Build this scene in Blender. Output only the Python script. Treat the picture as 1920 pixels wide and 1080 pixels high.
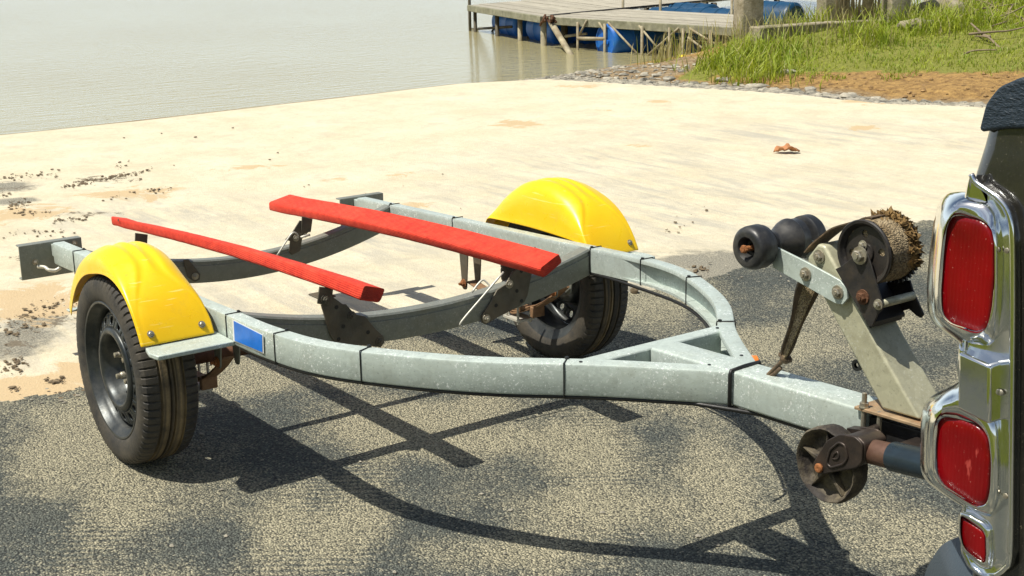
import bpy, bmesh, math, random
import numpy as np
from mathutils import Vector, Matrix
rnd = random.Random(7); rng = np.random.default_rng(7)
R = math.radians
S = bpy.context.scene
for o in list(bpy.data.objects): bpy.data.objects.remove(o)

# ------------------------------------------------------------------ camera
CAM = np.array([4.009099, -2.251687, 1.618213]); YAW, PIT, ROL, FPX = 0.953625, -0.262326, -0.017755, 2640.2
Fv = np.array([-math.sin(YAW)*math.cos(PIT), math.cos(YAW)*math.cos(PIT), math.sin(PIT)])
Rv = np.array([math.cos(YAW), math.sin(YAW), 0.0]); Uv = np.cross(Rv, Fv)
Rv, Uv = math.cos(ROL)*Rv+math.sin(ROL)*Uv, -math.sin(ROL)*Rv+math.cos(ROL)*Uv
cd = bpy.data.cameras.new('camera'); cam = bpy.data.objects.new('camera', cd); S.collection.objects.link(cam)
cam.matrix_world = Matrix(((Rv[0], Uv[0], -Fv[0], CAM[0]), (Rv[1], Uv[1], -Fv[1], CAM[1]), (Rv[2], Uv[2], -Fv[2], CAM[2]), (0, 0, 0, 1)))
cd.sensor_width = 36; cd.lens = FPX/1920*36; cd.clip_end = 2000; cd.clip_start = .05
S.camera = cam
S.render.resolution_x, S.render.resolution_y = 1024, 576

# ------------------------------------------------------------------ light
SD = Vector((-0.1256, -0.4956, 1.0)).normalized()          # towards the sun
sun_el = math.asin(SD.z); sun_az = math.atan2(SD.x, SD.y)
W = bpy.data.worlds.new('World'); S.world = W; W.use_nodes = True
nt = W.node_tree; nt.nodes.clear()
sky = nt.nodes.new('ShaderNodeTexSky'); sky.sky_type = 'NISHITA'; sky.sun_disc = False
sky.sun_elevation = sun_el; sky.sun_rotation = sun_az; sky.dust_density = 2.0; sky.air_density = 1.0; sky.ozone_density = 1.0
bg = nt.nodes.new('ShaderNodeBackground'); bg.inputs[1].default_value = 0.062
wo = nt.nodes.new('ShaderNodeOutputWorld'); 
def wn(t, **k):
    n = nt.nodes.new(t)
    for a, v in k.items(): setattr(n, a, v)
    return n
tcw = wn('ShaderNodeTexCoord'); sep = wn('ShaderNodeSeparateXYZ'); nt.links.new(tcw.outputs['Generated'], sep.inputs[0])
hz = wn('ShaderNodeMapRange'); nt.links.new(sep.outputs[2], hz.inputs[0]); hz.inputs[1].default_value = .0; hz.inputs[2].default_value = .36; hz.inputs[3].default_value = .85; hz.inputs[4].default_value = .0; hz.interpolation_type = 'SMOOTHSTEP'
mpw = wn('ShaderNodeMapping'); mpw.inputs['Scale'].default_value = (1, 1, 4.5); nt.links.new(tcw.outputs['Generated'], mpw.inputs[0])
cl = wn('ShaderNodeTexNoise'); cl.inputs['Scale'].default_value = 2.2; cl.inputs['Detail'].default_value = 7; nt.links.new(mpw.outputs[0], cl.inputs[0])
cr_ = wn('ShaderNodeMapRange'); nt.links.new(cl.outputs[0], cr_.inputs[0]); cr_.inputs[1].default_value = .47; cr_.inputs[2].default_value = .66; cr_.inputs[4].default_value = .35
mxm = wn('ShaderNodeMath', operation='MAXIMUM'); nt.links.new(hz.outputs[0], mxm.inputs[0]); nt.links.new(cr_.outputs[0], mxm.inputs[1])
mxw = wn('ShaderNodeMix', data_type='RGBA'); nt.links.new(mxm.outputs[0], mxw.inputs[0]); nt.links.new(sky.outputs[0], mxw.inputs[6]); mxw.inputs[7].default_value = (14.5, 16.6, 18.0, 1)
nt.links.new(mxw.outputs[2], bg.inputs[0]); nt.links.new(bg.outputs[0], wo.inputs[0])
sl = bpy.data.lights.new('sun', 'SUN'); sl.energy = 5.0; sl.angle = R(.55); sl.color = (1.0, .95, .84)
so = bpy.data.objects.new('sun', sl); S.collection.objects.link(so); so.rotation_euler = (-SD).to_track_quat('-Z', 'Y').to_euler(); so.location = (0, -5, 8)
S.view_settings.view_transform = 'Standard'; S.view_settings.look = 'None'; S.view_settings.exposure = .25; S.view_settings.gamma = 1

# ------------------------------------------------------------------ helpers
def at(px, py, y):                     # point of the photograph on the vertical plane y
    v = Fv+Rv*((px-960)/FPX)-Uv*((py-540)/FPX); return CAM+v*((y-CAM[1])/v[1])
def atz(px, py, z):
    v = Fv+Rv*((px-960)/FPX)-Uv*((py-540)/FPX); return CAM+v*((z-CAM[2])/v[2])
def atx(px, py, x):
    v = Fv+Rv*((px-960)/FPX)-Uv*((py-540)/FPX); return CAM+v*((x-CAM[0])/v[0])
def tag(o, label=None, cat=None, group=None, kind=None):
    if label: o['label'] = label
    if cat: o['category'] = cat
    if group: o['group'] = group
    if kind: o['kind'] = kind
    return o
def empty(name, loc=(0, 0, 0)):
    o = bpy.data.objects.new(name, None); S.collection.objects.link(o); o.location = loc; o.empty_display_size = .1; return o
def wloc(o):
    v = Vector((0, 0, 0))
    while o is not None: v += o.location; o = o.parent
    return v
def mesh(name, V, Fc, mat, parent=None, smooth=False, bevel=0, seg=2, auto=None):
    me = bpy.data.meshes.new(name)
    V = np.asarray(V, dtype=float).reshape(-1, 3)
    if parent is None: c = V.mean(0); c[2] = V[:, 2].min(); base = Vector(c)
    else: base = wloc(parent); c = np.array(base)
    me.from_pydata((V-c).tolist(), [], [tuple(int(i) for i in f) for f in Fc]); me.update()
    bm = bmesh.new(); bm.from_mesh(me); bmesh.ops.recalc_face_normals(bm, faces=bm.faces[:]); bm.to_mesh(me); bm.free()
    me.materials.append(mat)
    if smooth: me.polygons.foreach_set('use_smooth', [True]*len(me.polygons))
    o = bpy.data.objects.new(name, me); S.collection.objects.link(o)
    if parent is None: o.location = base
    else: o.parent = parent
    if bevel:
        b = o.modifiers.new('bevel', 'BEVEL'); b.width = bevel; b.segments = seg; b.limit_method = 'ANGLE'; b.angle_limit = R(35)
        if auto is None: auto = 40
    if auto:
        me.polygons.foreach_set('use_smooth', [True]*len(me.polygons)); me.set_sharp_from_angle(angle=R(auto))
    return o
class MB:
    def __init__(s): s.V = []; s.F = []; s.n = 0
    def add(s, V, Fc):
        V = np.asarray(V, dtype=float).reshape(-1, 3); s.V.append(V); s.F += [tuple(i+s.n for i in f) for f in Fc]; s.n += len(V); return s
    def obj(s, name, mat, parent=None, **k): return mesh(name, np.concatenate(s.V), s.F, mat, parent, **k)
def gbox(x0, x1, y0, y1, z0, z1):
    V = [(x, y, z) for z in (z0, z1) for y in (y0, y1) for x in (x0, x1)]
    return V, [(0, 2, 3, 1), (4, 5, 7, 6), (0, 1, 5, 4), (2, 6, 7, 3), (0, 4, 6, 2), (1, 3, 7, 5)]
def obox(c, ax, ay, az, hx, hy, hz):   # oriented box
    c, ax, ay, az = [np.array(v, float) for v in (c, ax, ay, az)]
    V = [c+ax*hx*i+ay*hy*j+az*hz*k for k in (-1, 1) for j in (-1, 1) for i in (-1, 1)]
    return V, [(0, 2, 3, 1), (4, 5, 7, 6), (0, 1, 5, 4), (2, 6, 7, 3), (0, 4, 6, 2), (1, 3, 7, 5)]
def grid_faces(n, m, wrap_n=False, wrap_m=False):
    f = []
    for i in range(n if wrap_n else n-1):
        for j in range(m if wrap_m else m-1):
            a = i*m+j; b = i*m+(j+1) % m; c = ((i+1) % n)*m+(j+1) % m; d = ((i+1) % n)*m+j; f.append((a, b, c, d))
    return f
def frame(d):
    d = np.array(d, float); d /= np.linalg.norm(d); h = np.array([0, 0, 1.]) if abs(d[2]) < .9 else np.array([1., 0, 0])
    a = np.cross(h, d); a /= np.linalg.norm(a); return d, a, np.cross(d, a)
def gtube(path, r, n=10, closed=False, caps=True):
    P = np.array(path, float); m = len(P)
    rr = np.full(m, r) if np.isscalar(r) else np.array(r)
    if closed: T = np.roll(P, -1, 0)-np.roll(P, 1, 0)
    else: T = np.gradient(P, axis=0)
    T /= np.linalg.norm(T, axis=1)[:, None]+1e-12
    _, a, b = frame(T[0]); V = []
    for i in range(m):
        a = a-T[i]*(a@T[i]); a /= np.linalg.norm(a); b = np.cross(T[i], a)
        for k in range(n):
            q = 2*math.pi*k/n; V.append(P[i]+rr[i]*(a*math.cos(q)+b*math.sin(q)))
    f = grid_faces(m, n, closed, True)
    if caps and not closed: f += [tuple(range(n-1, -1, -1)), tuple((m-1)*n+k for k in range(n))]
    return V, f
def glathe(prof, c, d, n=32, closed=False, rfun=None):
    """prof: list of (axial, radius) about axis d through c"""
    d, a, b = frame(d); c = np.array(c, float); V = []
    for k in range(n):
        q = 2*math.pi*k/n
        for j, (h, r) in enumerate(prof):
            if rfun: r = rfun(j, k, r)
            V.append(c+d*h+r*(a*math.cos(q)+b*math.sin(q)))
    return V, grid_faces(n, len(prof), True, closed)
def gprism(poly, axis, d0, d1):
    """poly: list of 3D pts in a plane perpendicular to axis index; extruded to d0..d1 on that axis"""
    P = np.array(poly, float); n = len(P); A = P.copy(); B = P.copy(); A[:, axis] = d0; B[:, axis] = d1
    return np.concatenate([A, B]), [tuple(range(n-1, -1, -1)), tuple(range(n, 2*n))]+[(i, (i+1) % n, n+(i+1) % n, n+i) for i in range(n)]
def gsweep(path, prof, up=(0, 0, 1), closed_prof=True, caps=True):
    """prof(i)-> list of (side, up) or a list"""
    P = np.array(path, float); m = len(P); T = np.gradient(P, axis=0); T /= np.linalg.norm(T, axis=1)[:, None]; up = np.array(up, float); V = []
    for i in range(m):
        s = np.cross(T[i], up); s /= np.linalg.norm(s); u = np.cross(s, T[i])
        pr = prof(i) if callable(prof) else prof
        k = len(pr)
        for a, b in pr: V.append(P[i]+s*a+u*b)
    f = grid_faces(m, k, False, closed_prof)
    if caps: f += [tuple(range(k-1, -1, -1)), tuple((m-1)*k+j for j in range(k))]
    return V, f
def rrect(w, h, r, n=3):               # rounded rectangle, centred
    o = []
    for cx, cy, q0 in ((w/2-r, h/2-r, 0), (-w/2+r, h/2-r, 90), (-w/2+r, -h/2+r, 180), (w/2-r, -h/2+r, 270)):
        for k in range(n+1):
            q = R(q0+90*k/n); o.append((cx+r*math.cos(q), cy+r*math.sin(q)))
    return o
def hexbolt(mb, c, d, r, h=None, washer=True, stud=0):
    h = h or r*1.0; d, a, b = frame(d); c = np.array(c, float)
    if washer: mb.add(*glathe([(0, 0), (0, r*1.55), (r*.25, r*1.5), (r*.25, 0)], c, d, 16))
    z0 = r*.25 if washer else 0
    mb.add(*glathe([(z0, 0), (z0, r), (z0+h*.85, r), (z0+h, r*.82), (z0+h, 0)], c, d, 6))
    if stud: mb.add(*glathe([(z0+h, 0), (z0+h, r*.5), (z0+h+stud, r*.48), (z0+h+stud, 0)], c, d, 10))
    return mb
def catmull(P, n):
    P = np.array(P, float); Q = np.concatenate([[2*P[0]-P[1]], P, [2*P[-1]-P[-2]]]); out = []
    for i in range(1, len(Q)-2):
        for k in range(n):
            t = k/n; out.append(.5*((2*Q[i])+(-Q[i-1]+Q[i+1])*t+(2*Q[i-1]-5*Q[i]+4*Q[i+1]-Q[i+2])*t*t+(-Q[i-1]+3*Q[i]-3*Q[i+1]+Q[i+2])*t**3))
    out.append(Q[-2]); return np.array(out)
def rounded(poly, rad, n=4):           # round the corners of a closed 2D polygon
    P = [np.array(p, float) for p in poly]; out = []; m = len(P)
    for i in range(m):
        a, b, c = P[i-1], P[i], P[(i+1) % m]; u = a-b; v = c-b; lu, lv = np.linalg.norm(u), np.linalg.norm(v)
        r_ = rad[i] if hasattr(rad, '__len__') else rad
        t = min(r_, lu*.48, lv*.48); p0 = b+u/lu*t; p1 = b+v/lv*t
        for k in range(n+1):
            s = k/n; out.append((1-s)**2*p0+2*s*(1-s)*b+s*s*p1)
    return np.array(out)
def resample(P, n, start):             # closed polyline resampled, starting nearest to `start`
    P = np.array(P, float); i = ((P-np.array(start))**2).sum(1).argmin(); P = np.roll(P, -i, 0); Q = np.concatenate([P, P[:1]])
    d = np.concatenate([[0], np.cumsum(np.linalg.norm(np.diff(Q, axis=0), axis=1))]); t = np.linspace(0, d[-1], n+1)[:-1]
    return np.stack([np.interp(t, d, Q[:, k]) for k in range(P.shape[1])], 1)

# ------------------------------------------------------------------ materials
class NT:
    def __init__(s, name):
        m = bpy.data.materials.new(name); m.use_nodes = True; s.m = m; s.t = m.node_tree; s.N = s.t.nodes; s.L = s.t.links
        s.b = s.N['Principled BSDF']; s.tc = s.N.new('ShaderNodeTexCoord'); s.geo = None
    def inp(s, v, sock):
        if isinstance(v, bpy.types.NodeSocket): s.L.new(v, sock)
        elif v is not None:
            try: sock.default_value = v
            except Exception: sock.default_value = (*v, 1) if len(v) == 3 else v
    def node(s, typ, ins={}, out=0, **kw):
        n = s.N.new(typ)
        for k, v in kw.items(): setattr(n, k, v)
        for k, v in ins.items(): s.inp(v, n.inputs[k])
        return n.outputs[out]
    def co(s, scale=(1, 1, 1), rot=(0, 0, 0), world=True):
        if world:
            if s.geo is None: s.geo = s.N.new('ShaderNodeNewGeometry')
            src = s.geo.outputs['Position']
        else: src = s.tc.outputs['Object']
        return s.node('ShaderNodeMapping', {0: src, 'Scale': scale, 'Rotation': rot})
    def noise(s, scale, detail=4, rough=.55, vec=None, out=0, dist=0): return s.node('ShaderNodeTexNoise', {'Vector': vec if vec is not None else s.co(), 'Scale': scale, 'Detail': detail, 'Roughness': rough, 'Distortion': dist}, out)
    def voro(s, scale, vec=None, feature='F1', out=0, rand=1): return s.node('ShaderNodeTexVoronoi', {'Vector': vec if vec is not None else s.co(), 'Scale': scale, 'Randomness': rand}, out, feature=feature)
    def ramp(s, f, stops, interp='LINEAR'):
        n = s.N.new('ShaderNodeValToRGB'); s.L.new(f, n.inputs[0]); cr = n.color_ramp; cr.interpolation = interp
        while len(cr.elements) < len(stops): cr.elements.new(.5)
        for e, (p, c) in zip(cr.elements, stops):
            e.position = p; e.color = (c, c, c, 1) if np.isscalar(c) else (*c, 1)
        return n.outputs[0]
    def mix(s, f, a, b, blend='MIX'):
        n = s.N.new('ShaderNodeMix'); n.data_type = 'RGBA'; n.blend_type = blend
        s.inp(f, n.inputs[0]); s.inp(a, n.inputs[6]); s.inp(b, n.inputs[7]); return n.outputs[2]
    def math(s, op, a, b=0.0, clamp=False):
        n = s.N.new('ShaderNodeMath'); n.operation = op; n.use_clamp = clamp; s.inp(a, n.inputs[0]); s.inp(b, n.inputs[1]); return n.outputs[0]
    def attr(s, name): n = s.N.new('ShaderNodeAttribute'); n.attribute_name = name; return n.outputs['Fac']
    def bump(s, h, strength=.3, dist=.01, normal=None):
        n = s.N.new('ShaderNodeBump'); n.inputs['Strength'].default_value = strength; n.inputs['Distance'].default_value = dist; s.L.new(h, n.inputs['Height'])
        if normal is not None: s.L.new(normal, n.inputs['Normal'])
        return n.outputs[0]
    def set(s, **k):
        for a, v in k.items(): s.inp(v, s.b.inputs[a.replace('_', ' ')])
        return s.m
def simple(name, col, rough=.5, metal=0, var=.25, vs=30, bump=.1, dirt=None, dirt_amt=.5, ds=9, bs=None):
    n = NT(name); c2 = tuple(v*(1-var) for v in col)
    c = n.mix(n.ramp(n.noise(vs, 5), [(.3, 0), (.7, 1)]), c2, col)
    if dirt: c = n.mix(n.math('MULTIPLY', n.ramp(n.noise(ds, 8, .7), [(.45, 0), (.68, 1)]), dirt_amt), c, dirt)
    return n.set(Base_Color=c, Roughness=n.ramp(n.noise(vs*1.7, 3), [(.2, max(.03, rough-.1)), (.8, min(1, rough+.12))]), Metallic=metal, Normal=n.bump(n.noise(bs or vs*4, 4), bump, .004))
M = {}
def galv(name, base, spang=.5, stain=.3, metal=.35):
    n = NT(name); v = n.voro(70, out=1); f = n.node('ShaderNodeSeparateColor', {0: v}, 0)
    c = n.mix(n.ramp(f, [(0, 0), (1, 1)]), tuple(x*.93 for x in base), tuple(min(1, x*1.06) for x in base))
    sp = n.math('MAXIMUM', n.ramp(n.noise(150, 2, .5), [(.61, 0), (.67, 1)]), n.math('MULTIPLY', n.ramp(n.voro(150), [(.16, 1), (.26, 0)]), .6)); msk = n.ramp(n.noise(9, 5), [(.42, 0), (.60, 1)])
    c = n.mix(n.math('MULTIPLY', n.math('MULTIPLY', sp, msk), spang), c, (.82, .86, .84))
    c = n.mix(n.math('MULTIPLY', n.ramp(n.noise(7, 8, .7), [(.5, 0), (.75, 1)]), stain), c, (.22, .2, .13))
    dk = n.ramp(n.noise(150, 2), [(.3, 1), (.36, 0)])
    c = n.mix(n.math('MULTIPLY', dk, .35), c, (.12, .12, .1))
    n.set(Base_Color=c, Metallic=metal, Roughness=n.ramp(n.noise(40, 5), [(.3, .38), (.7, .62)]), Normal=n.bump(n.noise(60, 6, .6), .18, .003)); return n.m
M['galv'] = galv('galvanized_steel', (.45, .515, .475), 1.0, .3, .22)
M['galvshade'] = galv('shade_darkened_galvanized', (.23, .245, .215), .15, .5)  # galvanized steel with shade put into a darker base; stains are weathering
M['post'] = galv('stained_galvanized', (.45, .44, .31), .25, .8, .25)
M['plate'] = simple('grimy_bracket_steel', (.14, .13, .10), .6, .4, .4, 25, .2, (.2, .15, .09), .5)
M['springrust'] = simple('brown_spring_steel', (.36, .21, .11), .75, .2, .4, 50, .4, (.12, .06, .03), .5, 20); M['rusttan'] = simple('rust_stained_plate', (.42, .30, .18), .65, .3, .4, 40, .3, (.40, .15, .05), .7, 14); M['drumteal'] = simple('teal_drum_plastic', (.004, .055, .13), .4, 0, .3, 10, .1)
M['blackmetal'] = simple('black_painted_steel', (.028, .027, .028), .42, .2, .4, 30, .12, (.12, .09, .06), .35, 14)
M['rust'] = simple('rusty_steel', (.17, .075, .035), .8, .2, .5, 40, .5, (.06, .035, .025), .7, 20)
M['rustlt'] = simple('orange_rust', (.42, .16, .05), .8, .1, .5, 60, .5, (.15, .07, .03), .6, 30)
M['tubebrown'] = simple('brown_oxidised_tube', (.16, .085, .06), .45, .5, .3, 25, .2, (.3, .2, .14), .25, 8)
M['tubeblue'] = simple('blue_grey_tube_paint', (.028, .048, .066), .3, .3, .3, 15, .08, (.02, .02, .02), .5, 8)
M['zinc'] = simple('zinc_bolt', (.5, .47, .38), .38, .7, .3, 80, .1, (.2, .12, .06), .5, 60)
M['rod'] = simple('pale_wire_rod', (.62, .6, .52), .45, .3, .2, 40, .1)
M['black'] = simple('black_plastic', (.012, .012, .012), .45, 0, .3, 40, .1)
M['rubber'] = None
def mk():
    n = NT('roller_rubber'); c = n.mix(n.ramp(n.noise(18, 8, .7), [(.45, 0), (.8, 1)]), (.018, .019, .021), (.085, .08, .07))
    M['rubber'] = n.set(Base_Color=c, Roughness=n.ramp(n.noise(30, 5), [(.3, .3), (.7, .55)]), Normal=n.bump(n.noise(120, 4), .12, .003))
    # tyre
    n = NT('dusty_tyre_rubber'); dust = n.ramp(n.noise(11, 8, .72), [(.36, 0), (.68, 1)]); fine = n.noise(160, 3)
    c = n.mix(n.math('MULTIPLY', dust, .6), (.020, .020, .020), (.12, .10, .07)); c = n.mix(n.ramp(fine, [(.55, 0), (.8, .35)]), c, (.14, .12, .09))
    M['tyre'] = n.set(Base_Color=c, Roughness=.72, Normal=n.bump(fine, .25, .003))
    n = NT('muddy_tread_rubber'); s = n.co((1, 60, 1)); st = n.noise(1.0, 3, .5, s); dust = n.ramp(n.noise(9, 7, .7), [(.28, .1), (.58, 1)])
    c = n.mix(n.math('MULTIPLY', dust, n.ramp(st, [(.4, .1), (.6, 1)])), (.02, .019, .017), (.23, .17, .09)); M['tread'] = n.set(Base_Color=c, Roughness=.8, Normal=n.bump(n.noise(130, 4), .35, .004))
    # steel rim
    n = NT('grey_steel_rim'); c = n.mix(n.ramp(n.noise(12, 8, .7), [(.4, 0), (.75, 1)]), (.035, .042, .046), (.11, .11, .10))
    M['rim'] = n.set(Base_Color=c, Metallic=.55, Roughness=n.ramp(n.noise(22, 5), [(.3, .28), (.7, .5)]), Normal=n.bump(n.noise(140, 3), .08, .003))
    # red carpet bunks
    n = NT('red_bunk_carpet'); o = n.co((0, 190, 190)); w = n.node('ShaderNodeTexWave', {'Vector': n.co((1, 1, 1)), 'Scale': 55, 'Distortion': .6, 'Detail': 2}, 1, wave_type='BANDS', bands_direction='Z')
    c = n.mix(n.ramp(n.noise(35, 6, .65), [(.3, 0), (.7, 1)]), (.46, .016, .005), (.70, .048, .016)); c = n.mix(n.ramp(n.noise(7, 6, .7), [(.45, 0), (.75, .55)]), c, (.78, .085, .04))
    c = n.mix(n.attr('edge_dark'), c, (.07, .02, .012))
    M['red'] = n.set(Base_Color=c, Roughness=.85, Normal=n.bump(w, .35, .004, n.bump(n.noise(220, 4), .4, .004)))
    # yellow plastic fender
    n = NT('yellow_fender_plastic'); c = n.mix(n.ramp(n.noise(5, 6, .6), [(.3, 0), (.7, 1)]), (.84, .50, .003), (.88, .58, .010)); c = n.mix(n.ramp(n.noise(55, 6, .75), [(.62, 0), (.74, .55)]), c, (.28, .2, .05)); c = n.mix(n.ramp(n.noise(11, 9, .78), [(.56, 0), (.72, .35)]), c, (.50, .33, .05)); c = n.mix(n.ramp(n.node('ShaderNodeTexNoise', {'Vector': n.co((4, 4, 90), (.4, .3, 0)), 'Scale': 2.2, 'Detail': 4}, 0), [(.66, 0), (.69, .4)]), c, (.95, .8, .3))
    M['yellow'] = n.set(Base_Color=c, Roughness=n.ramp(n.noise(25, 4), [(.3, .26), (.7, .42)]), Normal=n.bump(n.noise(18, 4), .08, .004), Subsurface_Weight=.08, Subsurface_Radius=(.02, .015, .002), Subsurface_Scale=.3)
    # winch strap webbing
    n = NT('woven_webbing'); w1 = n.node('ShaderNodeTexWave', {'Vector': n.co(), 'Scale': 110, 'Distortion': .5}, 1, wave_type='BANDS', bands_direction='Y'); br = n.node('ShaderNodeTexVoronoi', {'Vector': n.co((1, .6, 1)), 'Scale': 330}, 0)
    c = n.mix(n.ramp(n.noise(30, 6, .7), [(.35, 0), (.7, 1)]), (.20, .14, .07), (.55, .44, .27)); c = n.mix(n.ramp(br, [(.35, 0), (.75, .75)]), c, (.06, .045, .025))
    M['web'] = n.set(Base_Color=c, Roughness=.95, Normal=n.bump(br, .7, .004, n.bump(w1, .3, .003)))
    M['fray'] = simple('frayed_fibre', (.30, .185, .065), .95, 0, .7, 90, .3)
    M['strapdk'] = simple('brown_wet_strap', (.11, .075, .045), .8, 0, .5, 50, .5, (.3, .2, .1), .5, 40)
    # jockey wheel
    M['jwheel'] = simple('muddy_cast_wheel', (.035, .028, .024), .7, .2, .5, 30, .5, (.30, .25, .16), .55, 14)
    M['yoke'] = simple('brown_black_yoke', (.05, .04, .035), .42, .5, .3, 30, .15, (.15, .1, .07), .4)
    M['blue'] = simple('blue_reflector', (.012, .19, .74), .4, 0, .25, 16, .15); M['white'] = simple('white_sticker', (.72, .73, .72), .5, 0, .1, 30, .1)
    # truck
    n = NT('chrome_bezel'); sp = n.ramp(n.noise(260, 3, .6), [(.66, 0), (.72, 1)]); M['chrome'] = n.set(Base_Color=n.mix(n.math('MULTIPLY', sp, .5), (.78, .80, .80), (.35, .32, .25)), Metallic=1, Roughness=n.ramp(n.noise(14, 7, .7), [(.35, .05), (.75, .22)]), Normal=n.bump(n.noise(9, 2), .05, .01))
    n = NT('red_lens'); w = n.node('ShaderNodeTexWave', {'Vector': n.co(), 'Scale': 60, 'Distortion': .0}, 1, bands_direction='X'); sp = n.ramp(n.noise(330, 3, .6), [(.68, 0), (.73, 1)])
    scr = n.ramp(n.node('ShaderNodeTexNoise', {'Vector': n.co((60, 6, 22), (0, .6, 0)), 'Scale': 1, 'Detail': 3}, 0), [(.70, 0), (.74, .5)])
    c = n.mix(n.ramp(n.noise(9, 3), [(.3, 0), (.7, 1)]), (.10, .001, .002), (.25, .001, .004)); c = n.mix(sp, c, (.6, .3, .25)); c = n.mix(scr, c, (.6, .1, .08))
    M['lens'] = n.set(Base_Color=c, Roughness=.32, Specular_IOR_Level=.25, Coat_Weight=.25, Coat_Roughness=.1, Normal=n.bump(w, .1, .003))
    n = NT('black_car_paint'); sp = n.ramp(n.noise(420, 3, .6), [(.66, 0), (.72, 1)]); c = n.mix(n.math('MULTIPLY', sp, .5), (.010, .010, .009), (.3, .26, .18))
    M['paint'] = n.set(Base_Color=n.mix(n.ramp(n.noise(6, 6, .7), [(.4, 0), (.8, .10)]), c, (.3, .26, .18)), Roughness=.22, Coat_Weight=.9, Coat_Roughness=.04)
    n = NT('bed_cap_plastic'); v = n.noise(120, 4, .6, n.co((1, 1, 2.0))); M['cap'] = n.set(Base_Color=(.014, .026, .040, 1), Roughness=.45, Normal=n.bump(v, .6, .006))
    n = NT('bumper_plastic'); M['bump'] = n.set(Base_Color=(.04, .055, .07, 1), Roughness=.45, Normal=n.bump(n.noise(300, 3), .3, .003))
    # setting
    n = NT('chip_seal_asphalt'); 
    wv = n.node('ShaderNodeVectorMath', {0: n.co(), 1: n.node('ShaderNodeVectorMath', {0: n.noise(60, 3, .6, None, 1), 1: (.008, .008, .008)}, operation='MULTIPLY')}, operation='ADD')
    g1 = n.node('ShaderNodeSeparateColor', {0: n.voro(150, wv, out=1)}, 0); d1 = n.voro(150, wv); d2 = n.voro(300, wv); fine = n.noise(260, 4, .7); big = n.noise(3.5, 6, .65)
    dust = n.attr('dust'); rib = n.math('ADD', n.math('MULTIPLY', n.noise(16, 7, .75), .6), n.math('MULTIPLY', fine, .4))
    dm = n.ramp(n.math('ADD', n.math('MULTIPLY', dust, .85), n.math('ADD', n.math('ADD', rib, n.math('MULTIPLY', n.math('MULTIPLY', n.attr('track'), n.node('ShaderNodeTexWave', {'Vector': n.co((1, 1, 1), (0, 0, R(35))), 'Scale': 11, 'Distortion': 3.0, 'Detail': 2}, 1)), .42)), n.math('MULTIPLY', n.math('SUBTRACT', g1, .5), .22))), [(.58, 0), (1.0, 1)])
    stone = n.mix(g1, (.052, .062, .058), (.165, .182, .155)); stone = n.mix(n.ramp(big, [(.42, 0), (.75, .5)]), stone, (.19, .19, .145))
    stone = n.mix(n.ramp(g1, [(.93, 0), (.97, .7)]), stone, (.36, .34, .26))
    c = n.mix(dm, stone, n.mix(g1, (.29, .27, .185), (.60, .545, .37)))
    c = n.mix(n.ramp(n.math('ADD', d1, n.math('MULTIPLY', n.math('SUBTRACT', fine, .5), .6)), [(.44, 0), (.80, .9)]), c, (.016, .018, .017))
    h = n.math('ADD', n.math('MULTIPLY', n.ramp(d1, [(0, 1), (.8, 0)]), .9), n.math('MULTIPLY', n.ramp(d2, [(0, 1), (.9, 0)]), .3))
    h = n.math('ADD', h, n.math('MULTIPLY', g1, .7))
    M['asphalt'] = n.set(Base_Color=c, Roughness=.88, Normal=n.bump(h, 1.0, .009, n.bump(n.noise(6, 3), .3, .02)))
    n = NT('sandy_concrete'); st = n.node('ShaderNodeTexNoise', {'Vector': n.co((1.1, 5.5, 1), (0, 0, R(24))), 'Scale': 1.3, 'Detail': 10, 'Roughness': .74, 'Distortion': .5}, 0); fine = n.noise(95, 6, .7); big = n.noise(.7, 4)
    c = n.mix(n.ramp(n.noise(2.2, 9, .66), [(.3, 0), (.7, 1)]), (.57, .50, .345), (.70, .635, .48)); c = n.mix(n.ramp(n.noise(30, 7, .75), [(.38, .25), (.60, 0)]), c, (.36, .31, .2)); c = n.mix(n.ramp(n.noise(5, 8, .7, None, 0, .6), [(.50, 0), (.68, .45)]), c, (.40, .36, .27))
    c = n.mix(n.math('MULTIPLY', n.ramp(st, [(.44, 0), (.60, 1)]), n.math('MULTIPLY', n.attr('grey'), .75)), c, (.36, .345, .295))
    c = n.mix(n.ramp(n.math('ADD', n.attr('tar'), n.math('MULTIPLY', n.math('SUBTRACT', n.noise(8, 8, .72), .5), 1.2)), [(.40, 0), (.66, .9)]), c, n.mix(n.ramp(n.noise(130, 4, .7), [(.38, 0), (.62, 1)]), (.05, .05, .045), (.34, .32, .25)))
    c = n.mix(n.ramp(n.math('ADD', n.attr('sand'), n.math('MULTIPLY', n.math('SUBTRACT', n.noise(3.4, 9, .72, None, 0, 1.2), .5), 3.4)), [(.58, 0), (.78, .85)]), c, (.50, .365, .20))
    c = n.mix(n.ramp(n.math('ADD', n.attr('mud'), n.math('MULTIPLY', n.math('SUBTRACT', n.noise(11, 9, .8, None, 0, .8), .5), 3.6)), [(.98, 0), (1.14, .9)]), c, n.mix(fine, (.07, .055, .035), (.22, .18, .12)))
    c = n.mix(n.ramp(fine, [(.56, 0), (.75, .6)]), c, (.25, .2, .13)); c = n.mix(n.attr('wet'), c, (.16, .13, .07)); c = n.mix(n.ramp(n.voro(20), [(.03, .8), (.06, 0)]), c, (.12, .09, .06))
    M['slab'] = n.set(Base_Color=c, Roughness=.9, Normal=n.bump(n.math('ADD', fine, n.math('MULTIPLY', n.attr('mud'), n.noise(26, 6, .75))), .55, .012))
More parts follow.
